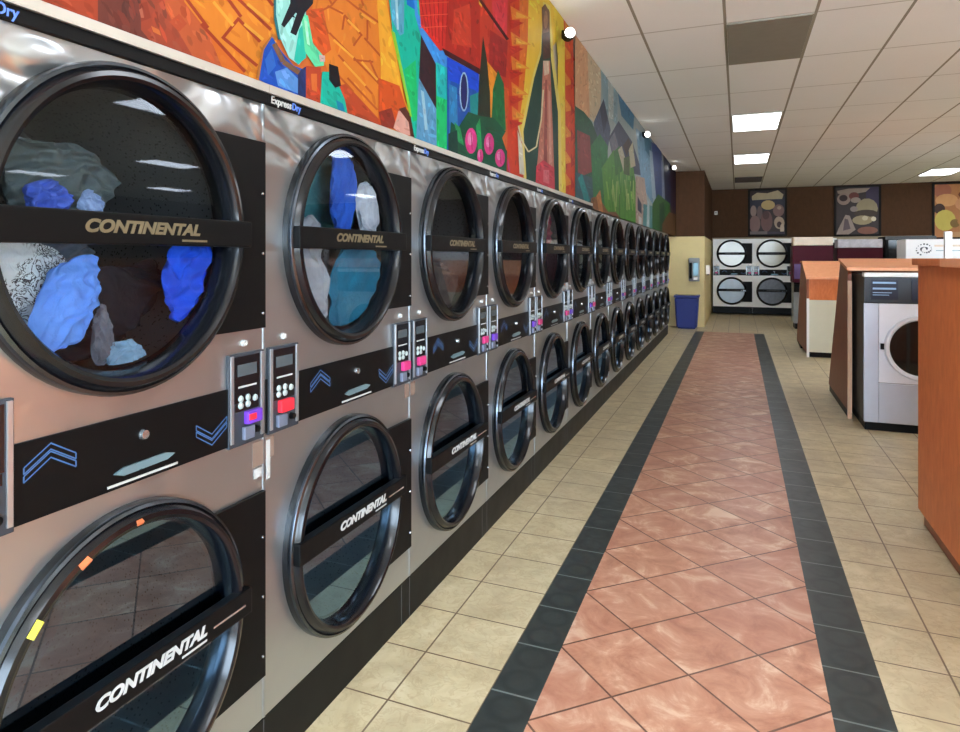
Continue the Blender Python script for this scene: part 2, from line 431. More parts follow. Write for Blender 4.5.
# ------------------------------------------------------------------ the mural
def mural_polys():
    P = []
    a = lambda c, *pts: P.append((c, list(pts)))
    s = lambda c, w, *pts: P.extend(stroke(c, w, pts))
    far = -900
    a((222, 112, 48), (-120, far), (410, far), (410, 200), (-120, 200))
    a((186, 76, 48), (-120, far), (96, far), (100, 60), (-120, 60))
    a((122, 62, 52), (92, far), (134, far), (168, 70), (97, 40))
    a((176, 76, 52), (134, far), (150, far), (205, 80), (165, 60), (140, 30))
    a((206, 98, 56), (150, -100), (176, -100), (232, 90), (205, 80), (165, 10))
    a((160, 66, 46), (138, 4), (146, 2), (150, 18), (140, 22)); a((196, 110, 84), (138, 10), (141, 8), (143, 18), (140, 18))
    a((198, 84, 50), (168, 22), (178, 14), (186, 24), (178, 32)); a((226, 120, 60), (150, 26), (158, 30), (160, 36), (152, 32))
    a((240, 142, 46), (172, -200), (276, -200), (276, 100), (236, 84), (205, 30), (183, 2))
    a((232, 118, 40), (206, 30), (240, 66), (250, 90), (222, 70))
    for pts in (((183, -4), (207, 28)), ((200, 24), (244, 72)), ((223, -6), (240, 17)), ((221, 39), (238, 18)), ((236, -2), (270, 30)), ((237, 19), (259, 42)),
                ((222, 38), (256, 66)), ((206, -30), (224, -2)), ((252, -20), (272, 6)), ((186, -30), (206, -34))):
        s((176, 66, 36), 3.2, *pts)
    for pts in (((212, 2), (232, 26)), ((243, 24), (262, 40)), ((246, 4), (268, 22))): s((252, 176, 64), 3.0, *pts)
    # right-hand bricks
    a((236, 134, 46), (303, -200), (376, -200), (396, 60), (404, 140), (380, 130), (335, 96), (312, 30))
    a((222, 92, 40), (305, 10), (322, 8), (330, 50), (322, 56), (310, 40))
    a((196, 76, 42), (334, 86), (345, 84), (386, 128), (372, 132), (345, 112))
    for pts in (((318, 12), (330, 6), (340, -6)), ((320, 14), (327, 34)), ((328, 33), (378, 84)), ((343, 15), (361, 36)), ((337, 55), (371, 94)), ((363, 38), (380, 57)),
                ((357, 8), (378, 23)), ((326, 6), (342, 14)), ((338, -6), (358, 10)), ((341, 30), (343, 16)), ((352, 46), (360, 35)), ((352, 60), (372, 62)), ((346, 78), (376, 110)), ((366, 20), (366, 40)),
                ((318, -20), (330, 4)), ((352, -24), (362, 6)), ((368, 60), (384, 96)), ((330, 68), (352, 92))):
        s((196, 92, 38), 2.0, *pts)
    for pts in (((332, 40), (352, 58)), ((346, 20), (358, 32)), ((360, 62), (376, 80)), ((342, 62), (364, 86)), ((360, 14), (374, 24))): s((252, 170, 62), 2.2, *pts)
    a((248, 172, 48), (372, -60), (381, -20), (393, 45), (403, 100), (409, 114), (396, 128), (380, 120), (379, 60))
    a((216, 86, 34), (377, 78), (398, 86), (405, 108), (398, 132), (377, 122))
    a((150, 54, 40), (377, 112), (390, 108), (396, 130), (380, 126))
    a((232, 168, 152), (392, 128), (397, 111), (404, 112), (411, 126), (412, 136), (400, 134))
    a((92, 46, 36), (397, 109), (404, 107), (412, 121), (415, 138), (409, 136), (407, 122))
    # woman in turquoise with a blue sack, child beside her
    a((190, 120, 60), (254, 78), (261, 46), (271, 34), (274, 40), (264, 52), (259, 80))
    a((30, 84, 190), (257, 80), (262, 50), (270, 37), (280, 52), (292, 66), (303, 70), (303, 100), (280, 92))
    a((96, 152, 226), (273, 72), (285, 68), (297, 80), (297, 94), (276, 86)); a((52, 110, 206), (263, 60), (270, 48), (274, 66), (266, 76))
    a((38, 52, 104), (296, 72), (305, 66), (306, 100), (296, 96))
    a((188, 70, 42), (304, 66), (319, 68), (320, 104), (304, 99)); a((222, 110, 50), (309, 74), (315, 74), (315, 92), (310, 90))
    a((40, 120, 130), (271, -60), (280, -60), (283, 40), (276, 40), (272, 20))
    a((164, 236, 226), (275, -60), (294, -60), (304, 10), (304, 56), (297, 65), (287, 58), (278, 38), (274, 15))
    a((40, 196, 176), (297, 30), (304, 20), (304, 58), (296, 65), (292, 60))
    a((104, 230, 172), (299, 14), (306, 16), (311, 44), (322, 57), (322, 66), (313, 67), (303, 52))
    a((180, 250, 210), (302, 20), (305, 22), (308, 46), (305, 44)); a((210, 176, 174), (317, 55), (323, 56), (323, 62), (318, 62))
    s((128, 92, 70), 5, (272, 44), (281, 62), (297, 73))
    a((26, 26, 36), (290, -60), (312, -60), (311, 4), (303, 13), (294, 36), (288, 33), (296, 10), (282, 28), (279, 25), (288, 4))
    a((24, 184, 160), (320, 72), (331, 72), (343, 100), (346, 116), (318, 106)); a((20, 130, 170), (334, 100), (341, 104), (343, 112), (336, 110))
    a((26, 22, 26), (327, 64), (336, 67), (339, 86), (333, 88), (327, 80))
    # teal house front, blue ledges, red roofs
    a((0, 190, 162), (374, -120), (412, -120), (420, 35), (418, 80), (417, 150), (413, 140), (408, 112), (400, 70), (391, 35))
    a((150, 210, 60), (389, 30), (393, 33), (411, 118), (408, 116)); a((20, 196, 110), (402, 70), (414, 60), (416, 120), (411, 122))
    a((92, 172, 204), (385, -60), (403, -60), (402, 34), (398, 36), (390, 20)); a((170, 214, 226), (391, -40), (394, -40), (397, 30), (395, 30))
    a((24, 112, 210), (402, -60), (414, -60), (413, 10), (405, 5))
    a((66, 148, 232), (411, -60), (416, 14), (446, 55), (445, 72), (434, 66), (419, 36), (413, 15))
    a((52, 28, 38), (419, 35), (435, 66), (435, 112), (417, 80))
    a((98, 162, 204), (417, 78), (435, 110), (436, 156), (414, 146)); a((160, 206, 226), (419, 90), (422, 92), (426, 130), (423, 130))
    a((18, 196, 112), (434, 62), (445, 68), (446, 160), (435, 156)); a((30, 190, 190), (434, 62), (445, 68), (445, 100), (435, 96))
    a((216, 46, 40), (410, -90), (458, -90), (444, 50), (438, 51), (419, 26))
    for i in range(7): s((166, 28, 30), .9, (414 + i * 5.5, -30 + i * 1.5), (424 + i * 3.3, 30 + i * 3.3))
    for i in range(5): s((240, 90, 60), .8, (418, -20 + i * 12), (452, -22 + i * 12))
    a((186, 44, 34), (454, -90), (484, -90), (502, 40), (480, 76), (443, 52)); a((214, 66, 44), (452, 10), (468, 4), (470, 48), (450, 44))
    a((30, 86, 174), (445, 57), (477, 74), (479, 190), (445, 176)); a((22, 78, 222), (445, 57), (477, 74), (477, 92), (446, 80)); a((70, 20, 30), (440, 48), (480, 70), (480, 76), (443, 55))
    a((48, 130, 190), (447, 84), (455, 88), (456, 140), (447, 138))
    P.append(oval((150, 190, 225), 462, 92, 4.6, 20)); P.append(oval((36, 40, 104), 462, 92, 3.4, 18))
    a((30, 146, 146), (468, 96), (478, 92), (479, 170), (470, 168))
    a((206, 62, 42), (478, -90), (516, -90), (514, 200), (478, 190)); a((228, 62, 74), (482, -90), (508, -90), (505, 40), (492, 26)); a((240, 186, 70), (474, -60), (482, -60), (480, 8), (477, 4))
    s((84, 22, 26), 3, (468, -60), (478, 0), (506, 40)); a((170, 40, 40), (488, 30), (506, 42), (504, 78), (487, 70))
    a((242, 152, 44), (484, 60), (497, 76), (495, 122), (485, 120)); a((214, 90, 40), (497, 84), (509, 90), (508, 140), (498, 128))
    a((44, 50, 36), (481, 36), (485, 60), (488, 92), (489, 136), (475, 134), (477, 82)); a((24, 110, 60), (496, 70), (502, 84), (504, 130), (489, 132), (491, 90))
    a((20, 86, 60), (446, 150), (449, 122), (456, 128), (466, 112), (478, 116), (492, 118), (506, 134), (504, 190), (446, 174))
    a((40, 150, 90), (452, 122), (458, 128), (462, 146), (456, 142)); a((46, 160, 90), (474, 126), (478, 118), (480, 150), (476, 152)); a((16, 60, 50), (446, 134), (455, 130), (456, 160), (446, 156))
    for x, y, rx, ry in ((469, 141, 6, 13), (487, 144, 5, 11), (498, 158, 5, 9), (510, 162, 4.4, 13), (478, 156, 3, 7)):
        P.append(oval((228, 58, 140), x, y, rx, ry)); P.append(oval((250, 140, 190), x - 1, y - 2, rx * .42, ry * .5)); s((160, 20, 90), .8, (x, y - ry * .6), (x + 1, y + ry * .7))
    a((228, 110, 50), (500, 138), (506, 128), (514, 140), (512, 156), (504, 150))
    # bright glow with a plain robed figure
    a((222, 66, 32), (508, -90), (546, -90), (546, 210), (512, 200), (505, 150), (508, 60))
    a((236, 120, 44), (516, -90), (546, -90), (546, 60), (530, 120), (524, 160), (516, 120), (518, 40))
    a((252, 206, 66), (528, -90), (556, -90), (556, 40), (534, 70), (528, 120), (522, 142), (516, 128), (522, 90), (526, 40))
    for i, y in enumerate((-20, 6, 32, 56, 82, 106)):
        a((244, 132, 44), (508 + i * .3, y), (531 - i, y + 13), (510, y + 14)); a((250, 176, 60), (514, y + 6), (531 - i, y + 13), (514, y + 12)); a((206, 44, 30), (507, y + 14), (522, y + 17), (508, y + 24))
    a((252, 218, 72), (548, -40), (560, -10), (563, 30), (564, 215), (556, 205), (556, 60)); a((224, 74, 32), (559, -20), (571, 26), (575, 215), (564, 210), (563, 40))
    for y in (20, 46, 72, 98, 124, 150, 172): a((246, 152, 52), (563, y), (571, y + 12), (564, y + 14)); a((190, 40, 30), (569, y + 4), (573, y + 14), (569, y + 18))
    a((250, 226, 120), (519, 128), (531, 74), (538, 50), (541, 2), (548, 6), (552, 60), (559, 110), (560, 205), (522, 190))
    a((30, 70, 60), (524, 176), (521, 132), (532, 78), (539, 54), (541, 6), (547, 10), (549, 60), (556, 112), (557, 200), (524, 190))
    a((128, 92, 70), (539.5, 8), (543, 4), (547.5, 12), (548, 56), (541, 59)); a((84, 56, 48), (540.5, 34), (547, 32), (548, 58), (541, 60)); P.append(oval((170, 128, 100), 543.6, 20, 2.0, 9))
    a((204, 128, 108), (541, 61), (548, 61), (549.5, 100), (553, 196), (533, 186), (538, 130)); a((238, 206, 180), (541, 61), (547, 61), (547, 74), (542, 76)); a((160, 80, 72), (543, 80), (545, 80), (545, 180), (541, 178)); a((228, 160, 140), (546, 90), (548, 92), (550, 170), (547, 168))
    s((242, 226, 180), 1.4, (516, 126), (519, 140), (526, 152), (534, 147), (539, 120), (541, 90)); a((230, 220, 200), (515, 130), (520, 146), (522, 175), (517, 174))
    a((214, 66, 82), (534, 166), (541, 160), (552, 168), (553, 200), (533, 192)); a((236, 120, 130), (541, 170), (547, 170), (547, 184), (541, 182))
    # fields, hills and pale sky further along
    a((176, 188, 186), (573, -20), (700, 120), (700, 260), (573, 220))
    a((236, 176, 132), (573, -20), (586, 20), (588, 118), (573, 112)); a((226, 200, 166), (584, 10), (600, 60), (598, 130), (588, 118)); a((150, 180, 190), (598, 60), (616, 90), (616, 126), (602, 110)); a((200, 206, 200), (606, 70), (612, 80), (612, 120), (607, 118))
    a((70, 132, 168), (616, 92), (633, 110), (632, 130), (620, 116)); a((80, 92, 118), (592, 122), (602, 99), (609, 130), (604, 165), (593, 156)); a((52, 60, 84), (598, 108), (602, 99), (606, 118), (602, 134))
    a((78, 82, 106), (607, 138), (617, 121), (631, 142), (642, 176), (614, 170)); a((128, 124, 140), (608, 140), (613, 132), (618, 150), (612, 158))
    a((48, 92, 66), (573, 106), (582, 112), (590, 122), (600, 148), (600, 216), (573, 204)); a((152, 70, 66), (575, 130), (588, 136), (590, 172), (576, 178)); a((60, 98, 108), (573, 172), (591, 178), (594, 216), (574, 206)); a((40, 150, 150), (576, 178), (580, 174), (588, 200), (584, 206))
    a((52, 128, 72), (589, 146), (598, 134), (606, 146), (606, 216), (592, 210)); a((96, 162, 62), (600, 168), (612, 150), (632, 168), (642, 232), (604, 218)); a((70, 132, 60), (612, 152), (618, 146), (622, 170), (614, 176))
    rr = random.Random(3)
    for i in range(34):
        x = rr.uniform(602, 638); y = rr.uniform(160, 196); s(rr.choice([(142, 196, 90), (60, 120, 44), (176, 206, 120), (84, 150, 56), (120, 176, 80)]), rr.uniform(.7, 1.6), (x, y), (x + rr.uniform(-1.5, 2.5), y + rr.uniform(14, 28)))
    a((206, 196, 168), (616, 150), (620, 146), (624, 160), (622, 172)); a((84, 66, 56), (621, 146), (627, 138), (630, 146), (625, 156)); a((208, 198, 164), (627, 150), (631, 142), (634, 166), (629, 168)); a((90, 110, 60), (622, 158), (628, 156), (628, 176), (622, 174))
    a((126, 168, 196), (634, 128), (650, 140), (652, 206), (640, 184)); a((66, 124, 150), (642, 132), (650, 142), (650, 160), (644, 150)); a((60, 86, 152), (650, 142), (660, 148), (663, 205), (654, 206)); a((176, 198, 214), (648, 150), (651, 152), (655, 200), (651, 198)); a((150, 160, 190), (660, 160), (662, 162), (664, 200), (661, 200))
    a((30, 36, 74), (662, 150), (670, 164), (672, 214), (664, 210)); a((44, 26, 52), (669, 160), (680, 170), (680, 222), (670, 220))
    a((192, 166, 150), (634, 176), (643, 178), (646, 206), (641, 240), (634, 230)); a((92, 152, 152), (642, 204), (651, 206), (651, 244), (641, 240)); a((226, 222, 214), (637, 216), (640, 218), (640, 232), (637, 230)); a((60, 70, 90), (636, 196), (640, 204), (640, 214), (636, 210)); a((190, 206, 204), (646, 200), (648, 202), (648, 232), (645, 230))
    a((62, 116, 56), (651, 204), (657, 194), (669, 204), (670, 246), (651, 246)); a((40, 84, 48), (658, 204), (663, 202), (664, 240), (659, 240)); a((112, 78, 48), (661, 224), (668, 212), (680, 216), (680, 250), (661, 246))
    a((152, 96, 56), (589, 198), (596, 196), (606, 212), (606, 230), (588, 222)); a((214, 140, 80), (594, 196), (598, 190), (601, 212), (597, 212)); a((144, 92, 66), (606, 212), (614, 212), (622, 224), (622, 234), (607, 228))
    return P
def inside(p, poly):
    k = False; n = len(poly)
    for i in range(n):
        (x0, y0), (x1, y1) = poly[i], poly[(i + 1) % n]
        if (y0 > p[1]) != (y1 > p[1]) and p[0] < (x1 - x0) * (p[1] - y0) / (y1 - y0) + x0: k = not k
    return k
def brushwork(P):
    rr = random.Random(11); out = []
    for k, (c, pts) in enumerate(P):
        out.append((c, pts, k))
        x0, x1 = max(-10, min(p[0] for p in pts)), min(676, max(p[0] for p in pts)); y0, y1 = max(-60, min(p[1] for p in pts)), max(p[1] for p in pts)
        if x1 - x0 < 2.5 or y1 - y0 < 4: continue
        sc = (740 - (x0 + x1) / 2) / 330
        n = int(min(130, 3 + (x1 - x0) * (y1 - y0) / (26 * sc * sc + 9)))
        base = math.atan2(y1 - y0, x1 - x0) + rr.uniform(-.25, .25)
        for i in range(n):
            p = (rr.uniform(x0, x1), rr.uniform(y0, y1))
            if not inside(p, pts): continue
            s2 = (740 - p[0]) / 330; L = rr.uniform(5, 14) * s2; w = rr.uniform(1.4, 3.6) * s2; an = base + rr.gauss(0, .3)
            f = rr.choice((.86, .91, .95, 1.05, 1.1, 1.15)); h = rr.uniform(-12, 12)
            col = tuple(max(4, min(255, v * f + d)) for v, d in zip(c, (h, -h * .3, -h * .5)))
            dx, dy = math.cos(an), math.sin(an)
            q = [(p[0] + dx * L * u - dy * w * v, p[1] + dy * L * u + dx * w * v) for u, v in ((-.5, 0), (-.3, .45), (.15, .5), (.5, .1), (.3, -.4), (-.2, -.5))]
            q = [e for e in q if inside(e, pts)]
            if len(q) > 2: out.append((col, q, k + .15 + .7 * i / n))
    return out
polys = []
for c, pts, layer in brushwork(mural_polys()):
    q = []
    n = len(pts)
    for i in range(n):                       # points beyond the horizon line of the wall are kept short of it
        x, y = pts[i]; q.append(on_row(min(x, 690), y))
    a6 = .652 + 6 * .953
    for lo, half in ((1.9975, clip(q, 0, a6, True)), (1.946, clip(q, 0, a6, False))):
        if len(half) > 2: polys.append((c, clip(half, 1, lo, False), layer))
tag(painted('mural', polys, lambda y, z, k: (.003 + k, y, z), M['paint'], zlim=(1.945, ROOM_H - .004, 15.58)),
    'long colourful painted mural of houses, bricks and figures above the steel dryers', 'mural')

# ------------------------------------------------------------------ the dryers
W = .953; ROW0 = .652; YC = .452; ZU = 1.560; ZL = .582
T_CONT = text_mesh('CONTINENTAL', .036, .318, .28, bold=.0016); T_EXP = text_mesh('Express', .031, .098, .1, bold=.0006); T_DRY = text_mesh('Dry', .031, .046, .1, bold=.0006)

def front_plate(bm, y0, y1, z0, z1, cy, cz, r, x, seg=64):
    """flat plate with a round hole"""
    inner = []; outer = []
    for i in range(seg):
        a = 2 * PI * (i + .5) / seg; c, s = math.cos(a), math.sin(a)
        k = min((y1 - cy) / c if c > 1e-9 else ((y0 - cy) / c if c < -1e-9 else 9), (z1 - cz) / s if s > 1e-9 else ((z0 - cz) / s if s < -1e-9 else 9))
        inner.append(bm.verts.new((x, cy + r * c, cz + r * s))); outer.append(bm.verts.new((x, cy + k * c, cz + k * s)))
    corners = [(y1, z1), (y0, z1), (y0, z0), (y1, z0)]
    for i in range(seg):
        j = (i + 1) % seg; a, b2 = outer[i].co, outer[j].co
        f = [inner[i], outer[i]]
        if abs(a.y - b2.y) > 1e-6 and abs(a.z - b2.z) > 1e-6:
            cc = min(corners, key=lambda q: (q[0] - (a.y + b2.y) / 2) ** 2 + (q[1] - (a.z + b2.z) / 2) ** 2)
            f.append(bm.verts.new((x, cc[0], cc[1])))
        f += [outer[j], inner[j]]
        bm.faces.new(f)

def make_cabinet(mat, parent, top=1.941):
    bm = bmesh.new(); g = .0025
    zm = 1.068
    front_plate(bm, g, W - g, .172, zm, YC, ZL, .332, 0); front_plate(bm, g, W - g, zm, top, YC, ZU, .332, 0)
    bmesh.ops.remove_doubles(bm, verts=bm.verts, dist=1e-5)
    def quad(*c): bm.faces.new([bm.verts.new(p) for p in c])
    for y in (g, W - g): quad((0, y, .0), (-.72, y, .0), (-.72, y, top), (0, y, top))
    quad((0, g, top), (0, W - g, top), (-.72, W - g, top), (-.72, g, top))
    quad((-.72, g, 0), (-.72, W - g, 0), (-.72, W - g, top), (-.72, g, top))
    # a slim rolled edge beside each seam
    for y in (g, W - g): bx(bm, -.004, .0022, y - .002, y + .002, .172, top)
    bmesh.ops.recalc_face_normals(bm, faces=bm.faces)
    return finish('cabinet', bm, mat, parent)

def chev(bm, cy, cz, w, h, th, up, x=.0062):
    for k in (0, 1):
        o = -k * th * 1.35 * (1 if up else -1)
        d = 1 if up else -1
        pts = [(cy - w / 2, cz - d * h / 2 + o), (cy, cz + d * h / 2 + o), (cy + w / 2, cz - d * h / 2 + o)]
        for e in (0, th * d * -1):
            for (a, b2), (c, d2) in zip(pts, pts[1:]):
                t = .0016
                vs = [bm.verts.new((x, a, b2 + e - t)), bm.verts.new((x, c, d2 + e - t)), bm.verts.new((x, c, d2 + e + t)), bm.verts.new((x, a, b2 + e + t))]
                bm.faces.new(vs)
        for y, z in (pts[0], pts[2]):
            zz = sorted((z, z - th * d))
            vs = [bm.verts.new((x, y - .0016, zz[0])), bm.verts.new((x, y + .0016, zz[0])), bm.verts.new((x, y + .0016, zz[1])), bm.verts.new((x, y - .0016, zz[1]))]
            bm.faces.new(vs)

def make_door(root, zc, lower, body, pane, letter):
    bm = bmesh.new()
    lathe_x(bm, [(.365, .0), (.365, .022), (.362, .030), (.355, .033), (.352, .030), (.349, .036), (.342, .046), (.332, .049), (.324, .046), (.318, .036), (.312, .010), (.311, .004), (.311, -.03), (.330, -.03), (.330, 0)], YC, zc, 80)
    for f in bm.faces:
        m = sum((math.hypot(v.co.y - YC, v.co.z - zc) for v in f.verts)) / len(f.verts); xx = sum(v.co.x for v in f.verts) / len(f.verts)
        if .3535 < m < .3645 and xx > .024: f.material_index = 1
    d = finish('door', bm, [M['ring'], M['lip']], root, smooth=32)
    bm = bmesh.new(); lathe_x(bm, [(0, .006), (.3125, .006)], YC, zc, 64); finish('door_glass', bm, pane, d)
    zb = zc + (.022 if lower else 0.)
    bm = bmesh.new(); bx(bm, .026, .056, YC - .352, YC + .364, zb - .034, zb + .034, .004); hb = finish('handle_bar', bm, M['black'], d)
    letters('lettering', T_CONT, letter, d, (.0565, YC + (.03 if lower else .006), zb + .003))
    box('lettering_underline', .0558, .0570, YC + .110, YC + .192, zb - .024, zb - .019, letter, d)
    if lower: box('bar_trim', .0558, .0570, YC + .215, YC + .335, zb - .006, zb - .001, M['chrome'], d)
    dz0 = zc - .262 - (.02 if lower else 0); dz1 = zc + .268 - (.02 if lower else 0)
    arc = []
    a0, a1 = math.asin((dz0 - zc) / .348), math.asin((dz1 - zc) / .348)
    for i in range(25):
        a = a1 + (a0 - a1) * i / 24; arc.append((YC + .348 * math.cos(a), zc + .348 * math.sin(a)))
    bm = bmesh.new(); prism_x(bm, [(W - .008, dz0), (W - .008, dz1)] + arc, .0005, .013)
    hp = finish('hinge_plate', bm, M['black'], root)
    for dz in (-.22, -.05, .12):
        bm = bmesh.new(); lathe_x(bm, [(0, .0175), (.0035, .0165), (.0045, .014)], W - .022, zc + dz, 10); finish('screw', bm, M['chrome'], hp)
    return d

def make_panel(root, y0, mirror):
    y1 = y0 + .146; z0, z1 = .984, 1.236
    bm = bmesh.new(); bx(bm, .0, .010, y0, y1, z0, z1, .002); p = finish('control_panel', bm, M['housing'], root)
    for y in (y0 + .004, y1 - .016): box('side_rail', .008, .014, y, y + .012, z0 + .012, z1 - .004, M['rail'], p, .001)
    box('screen', .008, .0115, y0 + .020, y1 - .020, z0 + .118, z1 - .008, M['screen'], p)
    box('display', .011, .0125, y0 + .032, y1 - .034, z1 - .062, z1 - .030, M['lcd'], p)
    box('caption', .011, .0125, y0 + .035, y1 - .035, z1 - .094, z1 - .089, M['white'], p)
    for r in range(2):
        for c in range(3):
            if r == 1 and c == 2: continue
            bm = bmesh.new(); lathe_x(bm, [(0, .0165), (.008, .0155), (.010, .011)], y0 + .045 + c * .030, z0 + .128 - r * .018 - (0.006 if c == 2 else 0), 14); finish('button', bm, M['button'], p, smooth=60)
    box('button_plate', .008, .0112, y0 + .024, y1 - .024, z0 + .094, z0 + .116, M['screen'], p)
    sh = .018 if mirror else 0
    bm = bmesh.new(); bx(bm, .008, .026, y0 + .042 + sh, y0 + .104 + sh, z0 + .056, z0 + .092, .004); finish('coin_slot', bm, M['magenta'], p)
    bm = bmesh.new(); bx(bm, .008, .022, y0 + .034 + sh, y0 + .076 + sh, z0 + .014, z0 + .050, .004); finish('coin_chute', bm, M['chute'], p)
    bm = bmesh.new(); lathe_x(bm, [(0, .024), (.009, .022), (.011, .010)], y0 + .108, z0 + .034, 14); finish('coin_knob', bm, M['black'], p, smooth=60)
    return p

def make_dryer(body='steel'):
    r = thing('stacked_dryer', '', 'dryer')
    shell = M['steel'] if body == 'steel' else M['enamel']
    make_cabinet(shell, r)
    for zc in (ZU, ZL):
        bm = bmesh.new(); lathe_x(bm, [(.332, -.031), (.332, -.05), (.345, -.055), (.345, -.60), (0, -.60)], YC, zc, 56)
        finish('drum', bm, M['drum'], r, smooth=40)
    if body == 'steel':
        make_door(r, ZU, False, body, M['glass'], M['brass']); make_door(r, ZL, True, body, M['glass_blue'], M['white'])
    else:
        make_door(r, ZU, False, body, M['pane_reflect_cream'], M['seam']); make_door(r, ZL, True, body, M['pane_reflect_blue'], M['seam'])
    bm = bmesh.new(); bx(bm, 0, .006, .004, W - .004, .990, 1.146, .0015); st = finish('control_strip', bm, M['black'], r)
    bm = bmesh.new(); chev(bm, .283, 1.114, .112, .034, .012, True); finish('chevron', bm, M['bluep'], st)
    bm = bmesh.new(); chev(bm, .735, 1.030, .112, .034, .012, False); finish('chevron', bm, M['bluep'], st)
    bm = bmesh.new(); lathe_x(bm, [(0, .016), (.010, .015), (.012, .006)], .512, 1.094, 20); finish('lock', bm, M['chrome'], st, smooth=50)
    bm = bmesh.new(); prism_x(bm, [(.43, 1.025), (.455, 1.034), (.575, 1.036), (.605, 1.028), (.58, 1.019), (.455, 1.016)], .005, .011); finish('badge', bm, M['badge'], st)
    box('badge_line', .005, .0085, .415, .615, .998, 1.003, M['white'], st)
    make_panel(r, .010, False); make_panel(r, W - .158, True)
    for y in (.09, W - .09):
        bm = bmesh.new(); lathe_x(bm, [(0, .012), (.008, .010), (.010, 0)], y, 1.262, 14); finish('indicator_lamp', bm, M['white'], r, smooth=60)
    bm = bmesh.new(); bx(bm, -.02, .001, .001, W - .001, 0, .170, .001); k = finish('kick_panel', bm, M['kick'], r)
    for y in (W - .075, W - .001): box('panel_joint', .0, .0022, y - .0025, y + .0005, .004, .166, M['seam'], k)
    bm = bmesh.new()
    if body == 'steel':
        bx(bm, -.02, .012, 0.0005, W - .0005, 1.942, 1.972, .001); h = finish('header_strip', bm, M['black'], r)
        for (me, y, mt) in ((T_EXP, .066, M['white']), (T_DRY, .141, M['bluedark'])): letters('lettering', me, mt, h, (.0125, y, 1.957))
        box('top_trim', -.02, .020, 0.0005, W - .0005, 1.972, 1.996, M['trim'], r)
    else:
        bm.free()
    return r

def copy_tree(o, parent=None, skip=()):
    c = o.copy(); COL.objects.link(c)
    if parent: c.parent = parent
    for ch in o.children:
        if ch.name.split('.')[0] not in skip: copy_tree(ch, c, skip)
    return c

def find(o, kind):
    return [c for c in o.children_recursive if c.name.split('.')[0] == kind]

def recolour(o, mat):
    o.material_slots[0].link = 'OBJECT'; o.material_slots[0].material = mat

dryer_labels = [
    'steel stacked dryer with patterned and blue laundry above and yellow and orange stickers below',
    'steel stacked dryer with teal, blue and grey-white laundry behind its upper door',
    'third steel stacked dryer along the row, below the painted light-blue house door',
    'fourth steel stacked dryer along the row, below the painted pink flowers',
    'fifth steel stacked dryer along the row, below the painted robed figure',
    'sixth steel stacked dryer along the row, last one under the black header strip',
    'seventh stacked dryer along the mural wall, first one without a header strip',
    'eighth stacked dryer along the mural wall, under the painted green field',
    'ninth stacked dryer along the mural wall, sixth counted from the cream pillar',
    'tenth stacked dryer along the mural wall, fifth counted from the cream pillar',
    'eleventh stacked dryer along the mural wall, fourth counted from the cream pillar',
    'twelfth stacked dryer along the mural wall, third counted from the cream pillar',
    'thirteenth stacked dryer along the mural wall, second counted from the cream pillar',
    'last stacked dryer of the mural wall row, beside the blue bin and cream pillar']
proto = make_dryer()
dryers = []
for i in range(14):
    o = copy_tree(proto, None, ('header_strip', 'top_trim') if i >= 6 else ())
    o.location = (0, ROW0 + i * W, 0); o['label'] = dryer_labels[i]; o['group'] = 'steel stacked dryers below the mural'
    dryers.append(o)
for o in [proto] + list(proto.children_recursive): bpy.data.objects.remove(o)
bpy.context.view_layer.update()
recolour(find(dryers[0], 'coin_slot')[1], M['purple'])
recolour(find(dryers[1], 'coin_slot')[0], M['red'])
box('coin_dial', .026, .030, W - .095, W - .068, 1.052, 1.068, M['red'], [c for c in dryers[0].children if c.name.startswith('control_panel')][1])
for k, d in enumerate(dryers[2:], 2):
    if k % 2: 
        for c in find(d, 'coin_slot'): recolour(c, M['purple'])
for c in dryers[0].children:                           # the end unit is set out a little differently
    k = c.name.split('.')[0]
    if k in ('door', 'drum'): c.location.y += .018
    if k == 'header_strip':
        for t in c.children: t.location.y += .048
[c for c in dryers[0].children if c.name.startswith('control_panel')][0].location.y += .050
for c in [c for c in dryers[0].children if c.name.split('.')[0] == 'door'][1].children:
    if c.name.split('.')[0] in ('handle_bar', 'lettering', 'lettering_underline', 'bar_trim'): c.location.z -= .026
# stickers and scraps of tape
low = [c for c in dryers[0].children if c.name.split('.')[0] == 'door'][1]
for px, py, mt, w, h in ((22, 625, 'yellow', .018, .032), (77, 553, 'orange_s', .016, .024), (137, 512, 'orange_s', .010, .016)):
    y, z = on_row(px, py, .04); y -= ROW0 + .018; a = math.atan2(z - ZL, y - YC)
    bm = bmesh.new(); bx(bm, -.006, .0016, -w / 2, w / 2, -h / 2, h / 2)
    o = finish('sticker', bm, M[mt], low); o.location = (.0492, YC + .336 * math.cos(a), ZL + .336 * math.sin(a)); o.rotation_euler = (a + 0.1, 0, 0)
    o.rotation_euler = (a, 0, 0)
    q = o.rotation_euler.to_quaternion() @ Vector((0, 1, 0)); o.rotation_mode = 'QUATERNION'
    o.rotation_quaternion = Vector((0, 1, 0)).rotation_difference(q)
    tilt = o.rotation_quaternion @ Vector((0, 0, 1))
    from mathutils import Quaternion
    o.rotation_quaternion = Quaternion(tilt, .95) @ o.rotation_quaternion
box('tape', .0005, .0015, W - .05, W - .004, .905, .975, M['tape'], dryers[0]); box('sticker', .001, .002, W - .045, W - .012, .872, .898, M['white'], dryers[0])
box('tape', .0005, .0015, .004, .045, .915, .975, M['tape'], dryers[1]); box('sticker', .0016, .0026, .008, .026, .855, .968, M['white'], dryers[1])
box('tape', .0005, .0015, W - .05, W - .004, .92, .975, M['tape'], dryers[1]); box('tape', .0005, .0015, .004, .05, .92, .975, M['tape'], dryers[2])

